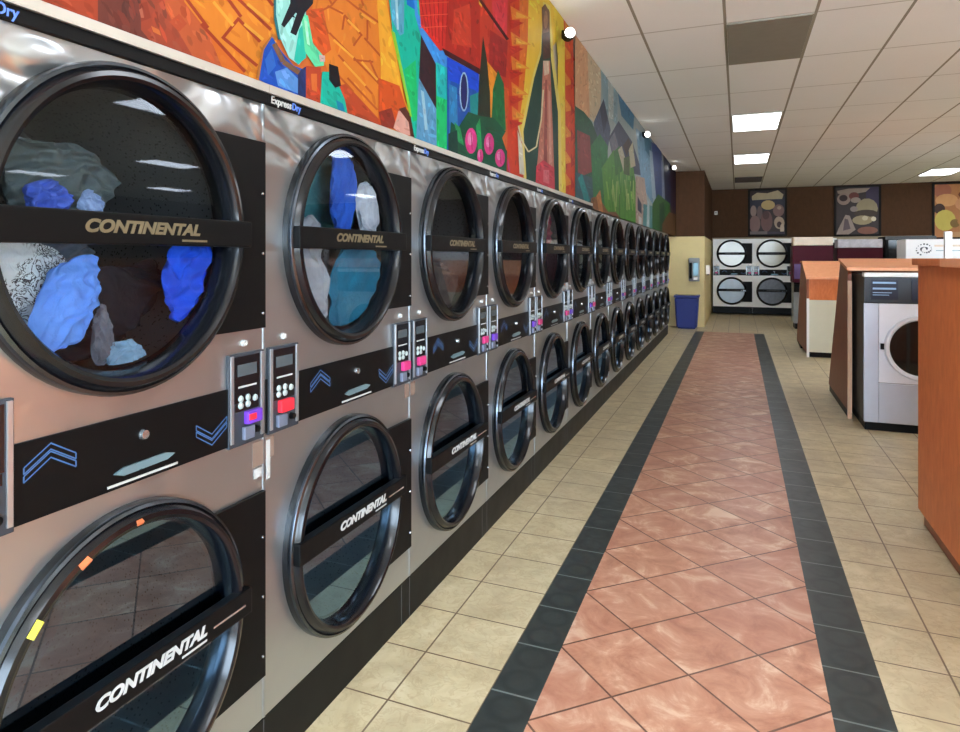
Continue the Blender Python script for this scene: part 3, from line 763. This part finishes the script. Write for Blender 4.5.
# white pair (and a half) on the back wall
white_labels = ['white stacked dryer against the back wall, standing next to the pillar', 'white stacked dryer against the back wall with a grey lower window', 'white stacked dryer at the back, mostly hidden by the maroon game cabinet']
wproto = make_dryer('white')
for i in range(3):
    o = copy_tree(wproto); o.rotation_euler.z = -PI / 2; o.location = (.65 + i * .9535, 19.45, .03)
    o['label'] = white_labels[i]; o['group'] = 'white stacked dryers at the back'
    if i == 1: recolour([c for c in find(o, 'door_glass')][1], M['pane_grey'])
for o in [wproto] + list(wproto.children_recursive): bpy.data.objects.remove(o)

# ------------------------------------------------------------------ laundry
def cloth_mat(name, c, c2=None, pattern=False):
    b = NB(name); v = b.obj()
    n = b.noise(v, 9, 3, dist=.8)
    c = lin(c); c2 = lin(c2) if c2 else tuple(x * .6 for x in c)
    if pattern:
        f = b.ramp(b.noise(v, 26, 2, .5, dist=4.0), [(.44, 1.), (.47, 0.), (.53, 0.), (.56, 1.)])
        big = b.ramp(b.noise(v, 11, 1), [(.56, 0.), (.60, 1.)])
        col = b.mix(b.math('MAXIMUM', f, big), c2, c)
    else: col = b.mix(n, c2, c)
    b.bsdf(col, .85, bump=b.noise(v, 24, 3, dist=1.5), bstr=.5, bdist=.012); return b.m

def garment(name, px, py, wpx, hpx, mat, label, depth=.12, xf=-.03, seed=0, tilt=0., fold=1.):
    """a crumpled piece of laundry pressed towards the glass"""
    y0, z0 = on_row(px - wpx / 2, py, xf); y1, _ = on_row(px + wpx / 2, py, xf); _, zt = on_row(px, py - hpx / 2, xf); _, zb = on_row(px, py + hpx / 2, xf)
    cy, cz = (y0 + y1) / 2, (zt + zb) / 2; ry, rz = abs(y1 - y0) / 2, abs(zt - zb) / 2
    i = 0 if cy < ROW0 + W else int((cy - ROW0) / W); ac, zc = ROW0 + i * W + YC + (.018 if i == 0 else 0), ZU
    bm = bmesh.new(); bmesh.ops.create_uvsphere(bm, u_segments=88, v_segments=60, radius=1)
    s = Vector((seed * 3.7, seed * 1.9, seed * 5.3))
    for v in bm.verts:
        p = v.co.copy()
        wv = p.y * math.cos(seed) + p.z * math.sin(seed)
        ridge = 1 - abs(2 * ((wv * 2.2 + 1.1 * noise.noise(p * 1.3 + s)) % 1) - 1)
        ridge2 = 1 - 2 * abs(noise.noise(p * 2.2 + s * 2))
        d = 1 + .34 * noise.noise(p * 1.2 + s) + .05 * noise.noise(p * 4 + s)
        q = p * d
        yy, zz = q.y * ry, q.z * rz
        yy, zz = yy * math.cos(tilt) - zz * math.sin(tilt), yy * math.sin(tilt) + zz * math.cos(tilt)
        Y, Z = cy + yy - ac, cz + zz - zc
        X = xf - depth * .5 + p.x * depth * .34 + (fold * depth * (.22 * ridge ** 1.5 + .16 * ridge2 - .14) if p.x > -.2 else 0)
        r = math.hypot(Y, Z); lim = .316 if X < -.06 else .302
        if r > lim: k = lim / r; Y *= k; Z *= k
        X = min(X, -.004)
        v.co = Vector((X, Y, Z))
    o = finish(name, bm, mat, smooth=180); o.location = (0, ac, zc)
    return tag(o, label, 'laundry', 'laundry behind the dryer doors')
garment('towel', 22, 290, 104, 104, cloth_mat('paisley_cloth', (206, 216, 222), (40, 46, 56), True), 'white and black patterned cloth in the first dryer', .06, -.075, 1, .3)
garment('shirt', 76, 304, 58, 100, cloth_mat('sky_blue_cloth', (110, 164, 240), (60, 106, 200)), 'sky-blue shirt beside the patterned cloth', .05, -.012, 2, -.5)
garment('shirt', 56, 260, 84, 56, cloth_mat('slate_cloth', (96, 112, 130), (58, 68, 84)), 'slate-grey cloth above the sky-blue shirt', .08, -.15, 3)
garment('trousers', 138, 318, 150, 124, cloth_mat('black_cloth', (22, 28, 42), (8, 11, 18)), 'crumpled black clothes in the middle of the first drum', .12, -.18, 4)
garment('shirt', 206, 286, 60, 92, cloth_mat('royal_blue_cloth', (10, 92, 240), (6, 50, 170)), 'royal-blue shirt beside the black clothes in the first drum', .08, -.02, 5)
garment('sock', 130, 356, 34, 30, cloth_mat('pale_blue_cloth', (140, 176, 200), (90, 120, 150)), 'small pale-blue cloth under the black clothes', .04, -.015, 6)
garment('shirt', 108, 338, 20, 56, cloth_mat('grey_cloth', (110, 112, 122), (70, 72, 84)), 'narrow grey sleeve between the black clothes and sky-blue shirt', .04, -.02, 7)
garment('shirt', 66, 180, 110, 84, cloth_mat('grey_green_cloth', (92, 108, 112), (54, 64, 70)), 'grey-green clothes at the top of the first drum', .10, -.16, 8)
garment('towel', 56, 198, 46, 34, cloth_mat('periwinkle_cloth', (90, 120, 214), (44, 66, 160)), 'periwinkle cloth just above the first door bar', .06, -.04, 9)
garment('towel', 98, 204, 22, 28, cloth_mat('ice_blue_cloth', (168, 192, 226), (110, 130, 180)), 'ice-blue cloth tip above the first door bar', .05, -.03, 10)
garment('sweatshirt', 322, 188, 100, 100, cloth_mat('teal_cloth', (60, 132, 142), (34, 84, 96)), 'teal sweatshirt at the top of the second drum', .05, -.125, 11)
garment('towel', 348, 192, 24, 92, cloth_mat('cobalt_cloth', (26, 100, 210), (14, 56, 150)), 'cobalt-blue towel beside the teal sweatshirt', .05, -.012, 12)
garment('shirt', 372, 210, 20, 54, cloth_mat('white_cloth', (196, 204, 216), (130, 140, 158)), 'white shirt beside the cobalt-blue towel', .04, -.012, 13)
garment('towel', 309, 286, 50, 130, cloth_mat('ash_cloth', (178, 184, 194), (112, 116, 126)), 'ash-grey towel low in the second drum', .06, -.012, 14, fold=1.5)
garment('towel', 364, 296, 58, 108, cloth_mat('deep_teal_cloth', (8, 116, 150), (6, 70, 100)), 'deep-teal towel low in the second drum', .05, -.012, 15)
garment('jacket', 446, 294, 42, 60, cloth_mat('charcoal_cloth', (76, 74, 74), (44, 42, 42)), 'charcoal jacket low in the third drum', .10, -.03, 16)
garment('shirt', 548, 232, 14, 40, cloth_mat('rose_cloth', (160, 60, 90), (90, 30, 50)), 'rose-red shirt in the fifth drum', .10, -.03, 17)

# ------------------------------------------------------------------ ceiling fittings
def light_panel(x, y, label):
    r = thing('ceiling_light', label, 'ceiling light', (x, y, ROOM_H), 'ceiling light panels')
    w, l = .636, 1.267
    bm = bmesh.new()
    for a in ((.012, .034, .012, l - .012), (w - .034, w - .012, .012, l - .012), (.034, w - .034, .012, .034), (.034, w - .034, l - .034, l - .012)): bx(bm, *a, -.014, -.0005)
    finish('frame', bm, M['trim'], r)
    box('diffuser', .034, w - .034, .034, l - .034, -.010, -.002, M['lamp'], r)
light_panel(1.163, 9.65, 'lit ceiling panel over the aisle, the nearer of its two to the taupe panel')
light_panel(1.163, 13.45, 'lit ceiling panel over the aisle, just before the brown air grille')
light_panel(4.979, 17.25, 'lit ceiling panel over the white cabinet at the back')
for x, y in [(1.163, 2.05), (1.163, -1.75)] + [(4.979, q) for q in (-1.75, 2.05, 5.85, 9.65, 13.45)] + [(8.795, q) for q in (-1.75, 2.05, 5.85, 9.65, 13.45, 17.25)] + [(12.611, q) for q in (-1.75, 2.05, 5.85, 9.65, 13.45, 17.25)]:
    light_panel(x, y, 'lit ceiling panel out of view above the washer side of the room')
r = thing('ceiling_panel', 'dark taupe ceiling panel set in the tile grid over the aisle', 'ceiling panel', (1.163, 5.85, ROOM_H))
bm = bmesh.new(); bx(bm, .014, .622, .014, 1.253, -.012, -.0005, .003); finish('cover', bm, M['ventdark'], r)
r = thing('air_grille', 'brown air grille in the ceiling near the back wall', 'vent', (1.163, 17.25, ROOM_H))
bm = bmesh.new(); bx(bm, .02, .616, .05, 1.15, -.012, -.0005); finish('backing', bm, M['grille'], r)
for k in range(8): box('slat', .04, .60, .12 + k * .13, .16 + k * .13, -.024, -.012, M['grille'], r)
for px, py, lab in ((568, 35, 'white spotlight at the mural top beside the painted glow'), (646, 135, 'second white spotlight along the mural top, above the painted hills'), (673, 168, 'white spotlight at the mural top closest to the pillar')):
    y, z = on_row(px, py, .09); z = min(z, ROOM_H - .055)
    r = thing('spot_light', lab, 'spotlight', (.09, y, z), 'spotlights along the mural')
    bm = bmesh.new(); bx(bm, -.055, .0, .02, .05, -.012, .05, .004); finish('bracket', bm, M['framedark'], r)
    bm = bmesh.new(); lathe_x(bm, [(0, .05), (.03, .05), (.045, .02), (.045, -.05), (.038, -.055)], 0, 0, 24)
    o = finish('head', bm, M['framedark'], r, smooth=40); o.rotation_euler.z = PI / 2 + .5
    bm = bmesh.new(); lathe_x(bm, [(.038, -.054), (.03, -.066), (0, -.072)], 0, 0, 24)
    o = finish('lens', bm, M['spot'], r, smooth=60); o.rotation_euler.z = PI / 2 + .5

# ------------------------------------------------------------------ right side islands
def slab(poly, x0, x1, name, mat, parent):
    bm = bmesh.new(); prism_x(bm, poly, x0, x1); return finish(name, bm, mat, parent)

r = thing('island_counter', 'tall copper-orange island beside the aisle, its top at eye level', 'counter', (2.19, 3.6, 0), 'orange laminate islands')
o = box('end_panel', 2.19, 2.23, 2.3, 4.60, .085, 1.455, M['laminate'], None); o.parent = r; o.location = (-2.19, -3.6, 0)
for nm, a, mt in (('front_panel', (2.23, 5.6, 2.3, 2.34, .085, 1.455), 'laminate'), ('back_panel', (2.23, 5.6, 4.56, 4.60, .085, 1.455), 'laminate'), ('base', (2.215, 5.6, 2.36, 4.585, 0, .085), 'laminate_dark'),
                  ('countertop', (2.165, 5.62, 2.26, 4.63, 1.455, 1.492), 'laminate')):
    bm = bmesh.new(); bx(bm, *a, .003); o = finish(nm, bm, M[mt], r); o.location = (-2.19, -3.6, 0)
o = box('top_edge', 2.160, 2.166, 2.26, 4.02, 1.452, 1.4925, M['laminate_light'], r); o.location = (-2.19, -3.6, 0)

r = thing('washer_island', 'orange island with a sloped brown end panel beside the silver washer', 'counter', (2.19, 8, 0), 'orange laminate islands')
def at(o, x, y): o.location = (-x, -y, 0); return o
at(slab([(7.33, .07), (7.33, 1.34), (7.30, 1.372), (7.84, 1.452), (8.80, .07)], 2.195, 2.225, 'end_panel', M['laminate_dark'], r), 2.19, 8)
at(slab([(7.315, .0), (7.315, 1.28), (7.33, 1.28), (7.33, .0)], 2.192, 2.228, 'edge_strip', M['edge'], r), 2.19, 8)
at(slab([(7.26, 1.375), (7.26, 1.405), (7.85, 1.485), (7.87, 1.46)], 2.18, 5.6, 'countertop', M['laminate_light'], r), 2.19, 8)
at(slab([(7.74, 0), (7.74, 1.38), (7.84, 1.44), (8.80, .07), (8.80, 0)], 2.226, 5.6, 'body', M['laminate_dark'], r), 2.19, 8)
at(box('base', 2.2, 2.224, 7.36, 8.76, 0, .07, M['kick'], r), 2.19, 8)

r = thing('folding_table', 'orange-topped table with a cream front panel beyond the washer island', 'table', (2.2, 12, 0), 'orange laminate islands')
at(slab([(11.55, .06), (11.55, 1.19), (12.25, 1.42), (12.55, 1.42), (13.4, .06)], 2.2, 2.23, 'end_panel', M['laminate_dark'], r), 2.2, 12)
at(slab([(11.50, 1.17), (11.50, 1.205), (12.25, 1.435), (12.6, 1.435), (12.6, 1.41), (12.25, 1.41)], 2.19, 5.0, 'tabletop', M['laminate_light'], r), 2.2, 12)
at(box('apron', 2.231, 5.0, 11.55, 11.59, .86, 1.18, M['laminate'], r), 2.2, 12)
at(box('front_panel', 2.231, 5.0, 11.55, 11.58, .08, .858, M['offwhite'], r), 2.2, 12)
at(box('edge_strip', 2.2, 2.235, 11.535, 11.549, .0, .88, M['enamel'], r), 2.2, 12)
at(box('base', 2.235, 5.0, 11.6, 13.3, 0, .08, M['kick'], r), 2.2, 12)
at(slab([(11.6, .09), (11.6, 1.18), (12.25, 1.40), (12.55, 1.40), (13.35, .09)], 2.232, 5.0, 'body', M['laminate_dark'], r), 2.2, 12)
at(slab([(12.62, .0), (12.7, .0), (13.4, .06), (12.62, .06)], 2.2, 2.23, 'base', M['kick'], r), 2.2, 12)

# the silver washer
WX0, WX1, WY0, WY1, WZ = 2.262, 3.070, 6.88, 7.70, 1.365
r = thing('washing_machine', 'silver front-loading washer with dark round porthole in the orange island', 'washing machine', (WX0, WY0, 0))
def wat(o): o.location = (-WX0, -WY0, 0); return o
bm = bmesh.new(); bx(bm, WX0, WX1, WY0 + .02, WY1, .075, 1.345, .004); wat(finish('body', bm, M['washer_side'], r))
bm = bmesh.new(); bx(bm, WX0 - .004, WX0 + .105, WY0, WY0 + .03, .075, 1.10, .004); wat(finish('side_stile', bm, M['washer'], r))
bm = bmesh.new(); bx(bm, WX1 - .105, WX1, WY0, WY0 + .03, .075, 1.10, .004); wat(finish('side_stile', bm, M['washer'], r))
bm = bmesh.new(); bx(bm, WX0 + .108, WX1 - .108, WY0 + .004, WY0 + .03, .075, .415, .004); wat(finish('lower_panel', bm, M['washer'], r))
bm = bmesh.new(); bx(bm, WX0 + .108, WX1 - .108, WY0 + .006, WY0 + .03, .42, 1.10, .004); dp = wat(finish('door_panel', bm, M['washer_light'], r))
bm = bmesh.new(); bx(bm, WX0 - .004, WX1, WY0 - .01, WY0 + .03, 1.104, 1.325, .006); cp = wat(finish('control_fascia', bm, M['washer_top'], r))
bm = bmesh.new(); bx(bm, WX0 - .004, WX1, WY0 - .012, WY0 + .10, 1.328, WZ, .006); wat(finish('top_rim', bm, M['enamel'], r))
box('label_panel', WX0 + .045, WX0 + .245, WY0 - .014, WY0 - .009, 1.135, 1.305, M['navy'], cp)
for z, w in ((1.275, .17), (1.225, .17), (1.195, .14), (1.175, .12)): box('label_line', WX0 + .06, WX0 + .06 + w, WY0 - .0155, WY0 - .0135, z - .004, z + (.012 if z > 1.2 else .002), M['skyprint'], cp)
box('display', WX0 + .34, WX0 + .72, WY0 - .014, WY0 - .009, 1.125, 1.310, M['navy'], cp)
for k, (x, z) in enumerate(((.43, 1.205), (.47, 1.207), (.45, 1.17), (.53, 1.205))): box('indicator', WX0 + x, WX0 + x + .025, WY0 - .016, WY0 - .0135, z, z + .010, M['skyprint'], cp)
def lathe_y(bm, prof, cx, cz, seg=56):
    lathe_x(bm, prof, 0, 0, seg)
    for v in bm.verts: v.co = Vector((cx + v.co.y, v.co.x, cz + v.co.z))
    bmesh.ops.recalc_face_normals(bm, faces=bm.faces)
WC = 2.68; WD = .728
bm = bmesh.new(); lathe_y(bm, [(.275, WY0 + .006), (.275, WY0 - .02), (.265, WY0 - .032), (.245, WY0 - .030), (.234, WY0 - .012), (.234, WY0 + .004)], WC, WD); wd = wat(finish('door', bm, M['washer_light'], r, smooth=35))
bm = bmesh.new(); lathe_y(bm, [(.234, WY0 - .012), (.18, WY0 - .018), (0, WY0 - .03)], WC, WD); finish('porthole_glass', bm, M['washglass'], wd, smooth=60)
box('hinge', WC - .30, WC - .255, WY0 - .02, WY0 + .002, WD - .02, WD + .03, M['black'], wd)
wat(box('base', WX0 + .01, WX1 - .01, WY0 + .03, WY1 - .02, 0, .074, M['kick'], r))

# ------------------------------------------------------------------ the far end
def game(x0, x1, y, label, header, htop, hbot, bottom, name='arcade_cabinet', body='maroon', violet=True):
    r = thing(name, label, 'game cabinet', ((x0 + x1) / 2, y, 0), 'maroon game cabinets')
    cx = (x0 + x1) / 2; L = x0 - cx; R = x1 - cx
    bm = bmesh.new(); bx(bm, L, R, 0, .7, bottom, hbot, .01); finish('cabinet', bm, M[body], r)
    bm = bmesh.new(); bx(bm, L + .01, R - .01, -.03, .5, hbot + .004, htop, .01); finish('header', bm, header, r)
    if violet:
        box('violet_panel', L + .03, L + .24, -.012, .0, bottom + .08, bottom + .38, M['violet'], r)
        box('sticker', L + .17, L + .225, -.016, -.012, bottom + .30, bottom + .35, M['white'], r); box('sticker', L + .17, L + .225, -.016, -.012, bottom + .16, bottom + .21, M['white'], r)
    bm = bmesh.new(); bx(bm, L + .02, R - .02, .06, .68, .12, bottom, .008); finish('pedestal', bm, M['greycab'], r)
    bm = bmesh.new(); bx(bm, L + .05, R - .05, .08, .66, 0, .12, .004); finish('base', bm, M['kick'], r)
    bm = bmesh.new(); prism_x(bm, [(-.12, bottom - .10), (-.12, bottom - .04), (.06, bottom - .002), (.06, bottom - .2)], L + .02, R - .02); finish('control_shelf', bm, M['black'], r)
game(2.30, 3.04, 15.9, 'maroon game cabinet with a peach lit header and violet panel', M['sign'], 1.91, 1.735, .97)
game(3.16, 3.98, 16.4, 'maroon game cabinet with a mottled grey header', M['sign2'], 1.87, 1.69, .97, violet=False)
r = thing('vending_machine', 'black machine standing between the mottled-header cabinet and white cabinet', 'vending machine', (4.45, 16.6, 0))
bm = bmesh.new(); bx(bm, -.40, .48, 0, .8, .08, 1.93, .02); finish('body', bm, M['black'], r)
box('front_panel', -.34, .42, -.012, 0, .5, 1.85, M['screen'], r); box('base', -.36, .44, .04, .76, 0, .08, M['kick'], r); box('top_trim', -.40, .48, -.014, -.001, 1.86, 1.925, M['seam'], r)
r = thing('white_cabinet', 'white cabinet with a dark swirl emblem behind the washer island', 'cabinet', (3.83, 13.55, 0))
bm = bmesh.new(); bx(bm, 0, 1.5, 0, .7, .06, 1.795, .008); cb = finish('body', bm, M['enamel'], r)
box('base', .04, 1.46, .04, .66, 0, .06, M['kick'], r)
bm = bmesh.new()
for k in range(26):                                    # a loose spiral with three tails
    a = k * .42; rr = .025 + k * .0042; x = .27 + rr * math.cos(a); z = 1.63 + rr * .8 * math.sin(a); t = .009 + .0035 * math.sin(k * 1.1)
    bx(bm, x - t, x + t, -.006, -.0005, z - t, z + t)
finish('emblem', bm, M['seam'], r)
bm = bmesh.new(); prism_x(bm, [(0, 1.60), (0, 1.61), (-.003, 1.61), (-.003, 1.60)], .42, .95); finish('printed_line', bm, M['badge'], r)
bm = bmesh.new(); prism_x(bm, [(0, 1.67), (0, 1.70), (-.003, 1.70), (-.003, 1.67)], .40, 1.05); finish('printed_line', bm, M['sign'], r)
r = thing('post', 'slim white post rising behind the tall copper-orange island', 'post', (2.655, 6.0, 0))
bm = bmesh.new(); bx(bm, -.022, .022, -.022, .022, .02, 1.685, .006); finish('shaft', bm, M['enamel'], r); bm = bmesh.new(); bx(bm, -.09, .09, -.09, .09, 0, .02, .004); finish('foot_plate', bm, M['enamel'], r)

r = thing('trash_bin', 'navy-blue square bin standing before the cream pillar', 'bin', (.27, 15.25, 0))
bm = bmesh.new()
vs = bx(bm, -.235, .235, -.22, .22, 0.004, .66, .0)
for v in vs:
    if v.co.z < .1: v.co.x *= .84; v.co.y *= .84
bmesh.ops.bevel(bm, geom=list(bm.edges), offset=.03, segments=3, affect='EDGES'); finish('body', bm, M['bin'], r, smooth=40)
bm = bmesh.new(); bx(bm, -.25, .25, -.235, .235, .655, .70, .015); finish('rim', bm, M['bin'], r)
bm = bmesh.new(); bx(bm, -.18, .18, -.17, .17, .695, .704, .003); finish('opening', bm, M['screen'], r)

r = thing('payphone', 'grey wall payphone on the cream pillar above the blue bin', 'telephone', (.395, 15.6, .98))
bm = bmesh.new(); bx(bm, -.11, .11, -.075, -.001, 0, .50, .02); finish('backboard', bm, M['greycab'], r, smooth=40)
bm = bmesh.new(); bx(bm, -.02, .085, -.10, -.075, .12, .40, .008); finish('keypad_plate', bm, M['badge'], r)
bm = bmesh.new(); bx(bm, -.088, -.045, -.125, -.085, .10, .36, .015); bx(bm, -.092, -.040, -.135, -.075, .32, .40, .012); bx(bm, -.092, -.040, -.135, -.075, .06, .13, .012); finish('handset', bm, M['black'], r)
bm = bmesh.new(); bx(bm, -.01, .07, -.11, -.1, .03, .10, .006); finish('coin_return', bm, M['enamel'], r)
r = thing('dispenser', 'small white dispenser on the side of the cream pillar', 'dispenser', (.6, 16.3, 1.12))
bm = bmesh.new(); bx(bm, .001, .09, -.09, .09, 0, .2, .015); finish('housing', bm, M['enamel'], r); bm = bmesh.new(); bx(bm, .02, .07, -.05, .05, -.025, .0, .006); finish('outlet', bm, M['seam'], r)
x, z = on_back(716, 213, YB - .05)
r = thing('wall_sensor', 'tiny white sensor on the brown wall above the white dryers', 'sensor', (x, YB - .05, z))
bm = bmesh.new(); bx(bm, -.04, .04, -.03, -.001, -.05, .05, .01); finish('housing', bm, M['enamel'], r); box('dial', -.015, .015, -.036, -.03, -.015, .015, M['seam'], r)

# framed food posters
def poster(px0, px1, py0, py1, label, art):
    t = YB - .055
    x0, z1 = on_back(px0, py0, t); x1, z0 = on_back(px1, py1, t); z1 = min(z1, ROOM_H - .02)
    r = thing('poster', label, 'poster', ((x0 + x1) / 2, t, z0), 'framed food posters on the back wall')
    w = (x1 - x0) / 2; h = z1 - z0; f = .05
    bm = bmesh.new()
    for a in ((-w, -w + f, 0, h), (w - f, w, 0, h), (-w + f, w - f, 0, f), (-w + f, w - f, h - f, h)): bx(bm, a[0], a[1], -.03, 0, a[2], a[3])
    finish('frame', bm, M['framedark'], r)
    P = [(c, [(-w + f + u * (2 * w - 2 * f), h - f - v * (h - 2 * f)) for u, v in pts]) for c, pts in art]
    painted('picture', P, lambda x, z, k: (x, -.012 - k, z), M['print'], r, step=.0004)
rect = lambda c, a, b, d, e: (c, [(a, b), (d, b), (d, e), (a, e)])
art1 = [rect((58, 46, 44), 0, 0, 1, 1), rect((52, 50, 62), 0, .16, 1, .45), (((176, 158, 126)), [(.05, .12), (.2, .04), (.5, .06), (.8, .0), (.96, .1), (.92, .2), (.5, .2), (.06, .21)]),
        oval((188, 160, 108), .52, .33, .2, .11), oval((140, 116, 108), .1, .46, .09, .13), oval((104, 84, 82), .28, .5, .08, .16), oval((128, 98, 92), .14, .76, .16, .2), oval((112, 78, 74), .48, .7, .17, .24), oval((84, 56, 54), .46, .56, .1, .1),
        oval((126, 96, 90), .82, .46, .16, .14), oval((168, 140, 122), .84, .4, .06, .04), oval((176, 150, 128), .84, .74, .15, .14, rot=.5), oval((70, 50, 46), .84, .78, .07, .07), oval((188, 164, 142), .92, .88, .06, .12), rect((112, 100, 98), .0, .93, .5, 1), rect((66, 56, 68), .5, .94, 1, 1)]
art2 = [rect((58, 46, 44), 0, 0, 1, 1), rect((60, 48, 70), .7, 0, 1, .45), (((150, 128, 114)), [(.02, .06), (.3, .02), (.8, .02), (.7, .1), (.3, .16), (.04, .12)]), oval((148, 122, 110), .18, .24, .16, .13), oval((52, 32, 28), .17, .22, .1, .07), oval((104, 54, 46), .42, .18, .12, .08),
        oval((150, 130, 118), .46, .27, .12, .06), oval((150, 134, 104), .72, .46, .26, .22), oval((70, 54, 42), .7, .56, .28, .08), oval((158, 140, 108), .62, .7, .24, .1), oval((196, 182, 150), .68, .66, .07, .05), oval((210, 196, 166), .88, .68, .06, .05), oval((140, 124, 118), .42, .46, .09, .06),
        (((152, 132, 122)), [(.22, .58), (.32, .6), (.46, .9), (.3, 1), (.0, 1), (.06, .86)]), (((96, 80, 82)), [(.2, .66), (.28, .68), (.34, .88), (.16, .92)]), oval((132, 84, 68), .74, .92, .24, .08)]
art3 = [rect((176, 116, 70), 0, 0, 1, 1), oval((160, 96, 70), .2, .12, .22, .14), oval((208, 150, 96), .3, .3, .28, .12), oval((112, 60, 40), .8, .2, .22, .08), oval((200, 140, 96), .8, .38, .3, .14), oval((66, 44, 34), .12, .46, .14, .1), oval((196, 176, 84), .26, .68, .26, .2), oval((120, 92, 44), .5, .74, .12, .08), oval((176, 120, 70), .8, .7, .24, .12), rect((186, 140, 96), .2, .9, 1, 1)]
poster(748, 787, 189.5, 236, 'framed food poster with a pale banner above the white dryers', art1)
poster(834, 881, 185, 236, 'framed food poster of a filled bun above the maroon cabinets', art2)
poster(932, 978, 182, 239, 'framed orange and yellow food poster above the white cabinet', art3)

# ------------------------------------------------------------------ daylight and camera
w = bpy.data.worlds.new('World'); SC.world = w; w.use_nodes = True
nt = w.node_tree; bg = nt.nodes['Background']
tc = nt.nodes.new('ShaderNodeTexCoord'); sp = nt.nodes.new('ShaderNodeSeparateXYZ'); nt.links.new(tc.outputs['Generated'], sp.inputs[0])
rp = nt.nodes.new('ShaderNodeValToRGB'); nt.links.new(sp.outputs[2], rp.inputs[0])
e = rp.color_ramp.elements; e[0].position = 0.0; e[0].color = (.56, .66, .74, 1); e[1].position = .06; e[1].color = (.62, .80, 1.0, 1)
nt.links.new(rp.outputs[0], bg.inputs[0]); bg.inputs[1].default_value = 8.8

cd = bpy.data.cameras.new('camera'); cam = bpy.data.objects.new('camera', cd); COL.objects.link(cam)
cam.location = (CX, 0, EYE); cam.rotation_euler = (PI / 2, 0, math.atan(TN))
cd.sensor_fit = 'HORIZONTAL'; cd.sensor_width = 36; cd.lens = F / 960 * 36; cd.shift_x = (480 - PC) / 960; cd.shift_y = (VY - 366) / 960
cd.clip_start = .02
SC.camera = cam
SC.view_settings.view_transform = 'Standard'; SC.view_settings.look = 'None'; SC.view_settings.gamma = 1; SC.view_settings.use_curve_mapping = False
SC.view_settings.exposure = 1.5
SC.cycles.use_denoising = True
SC.cycles.max_bounces = 10; SC.cycles.diffuse_bounces = 5; SC.cycles.sample_clamp_indirect = 6
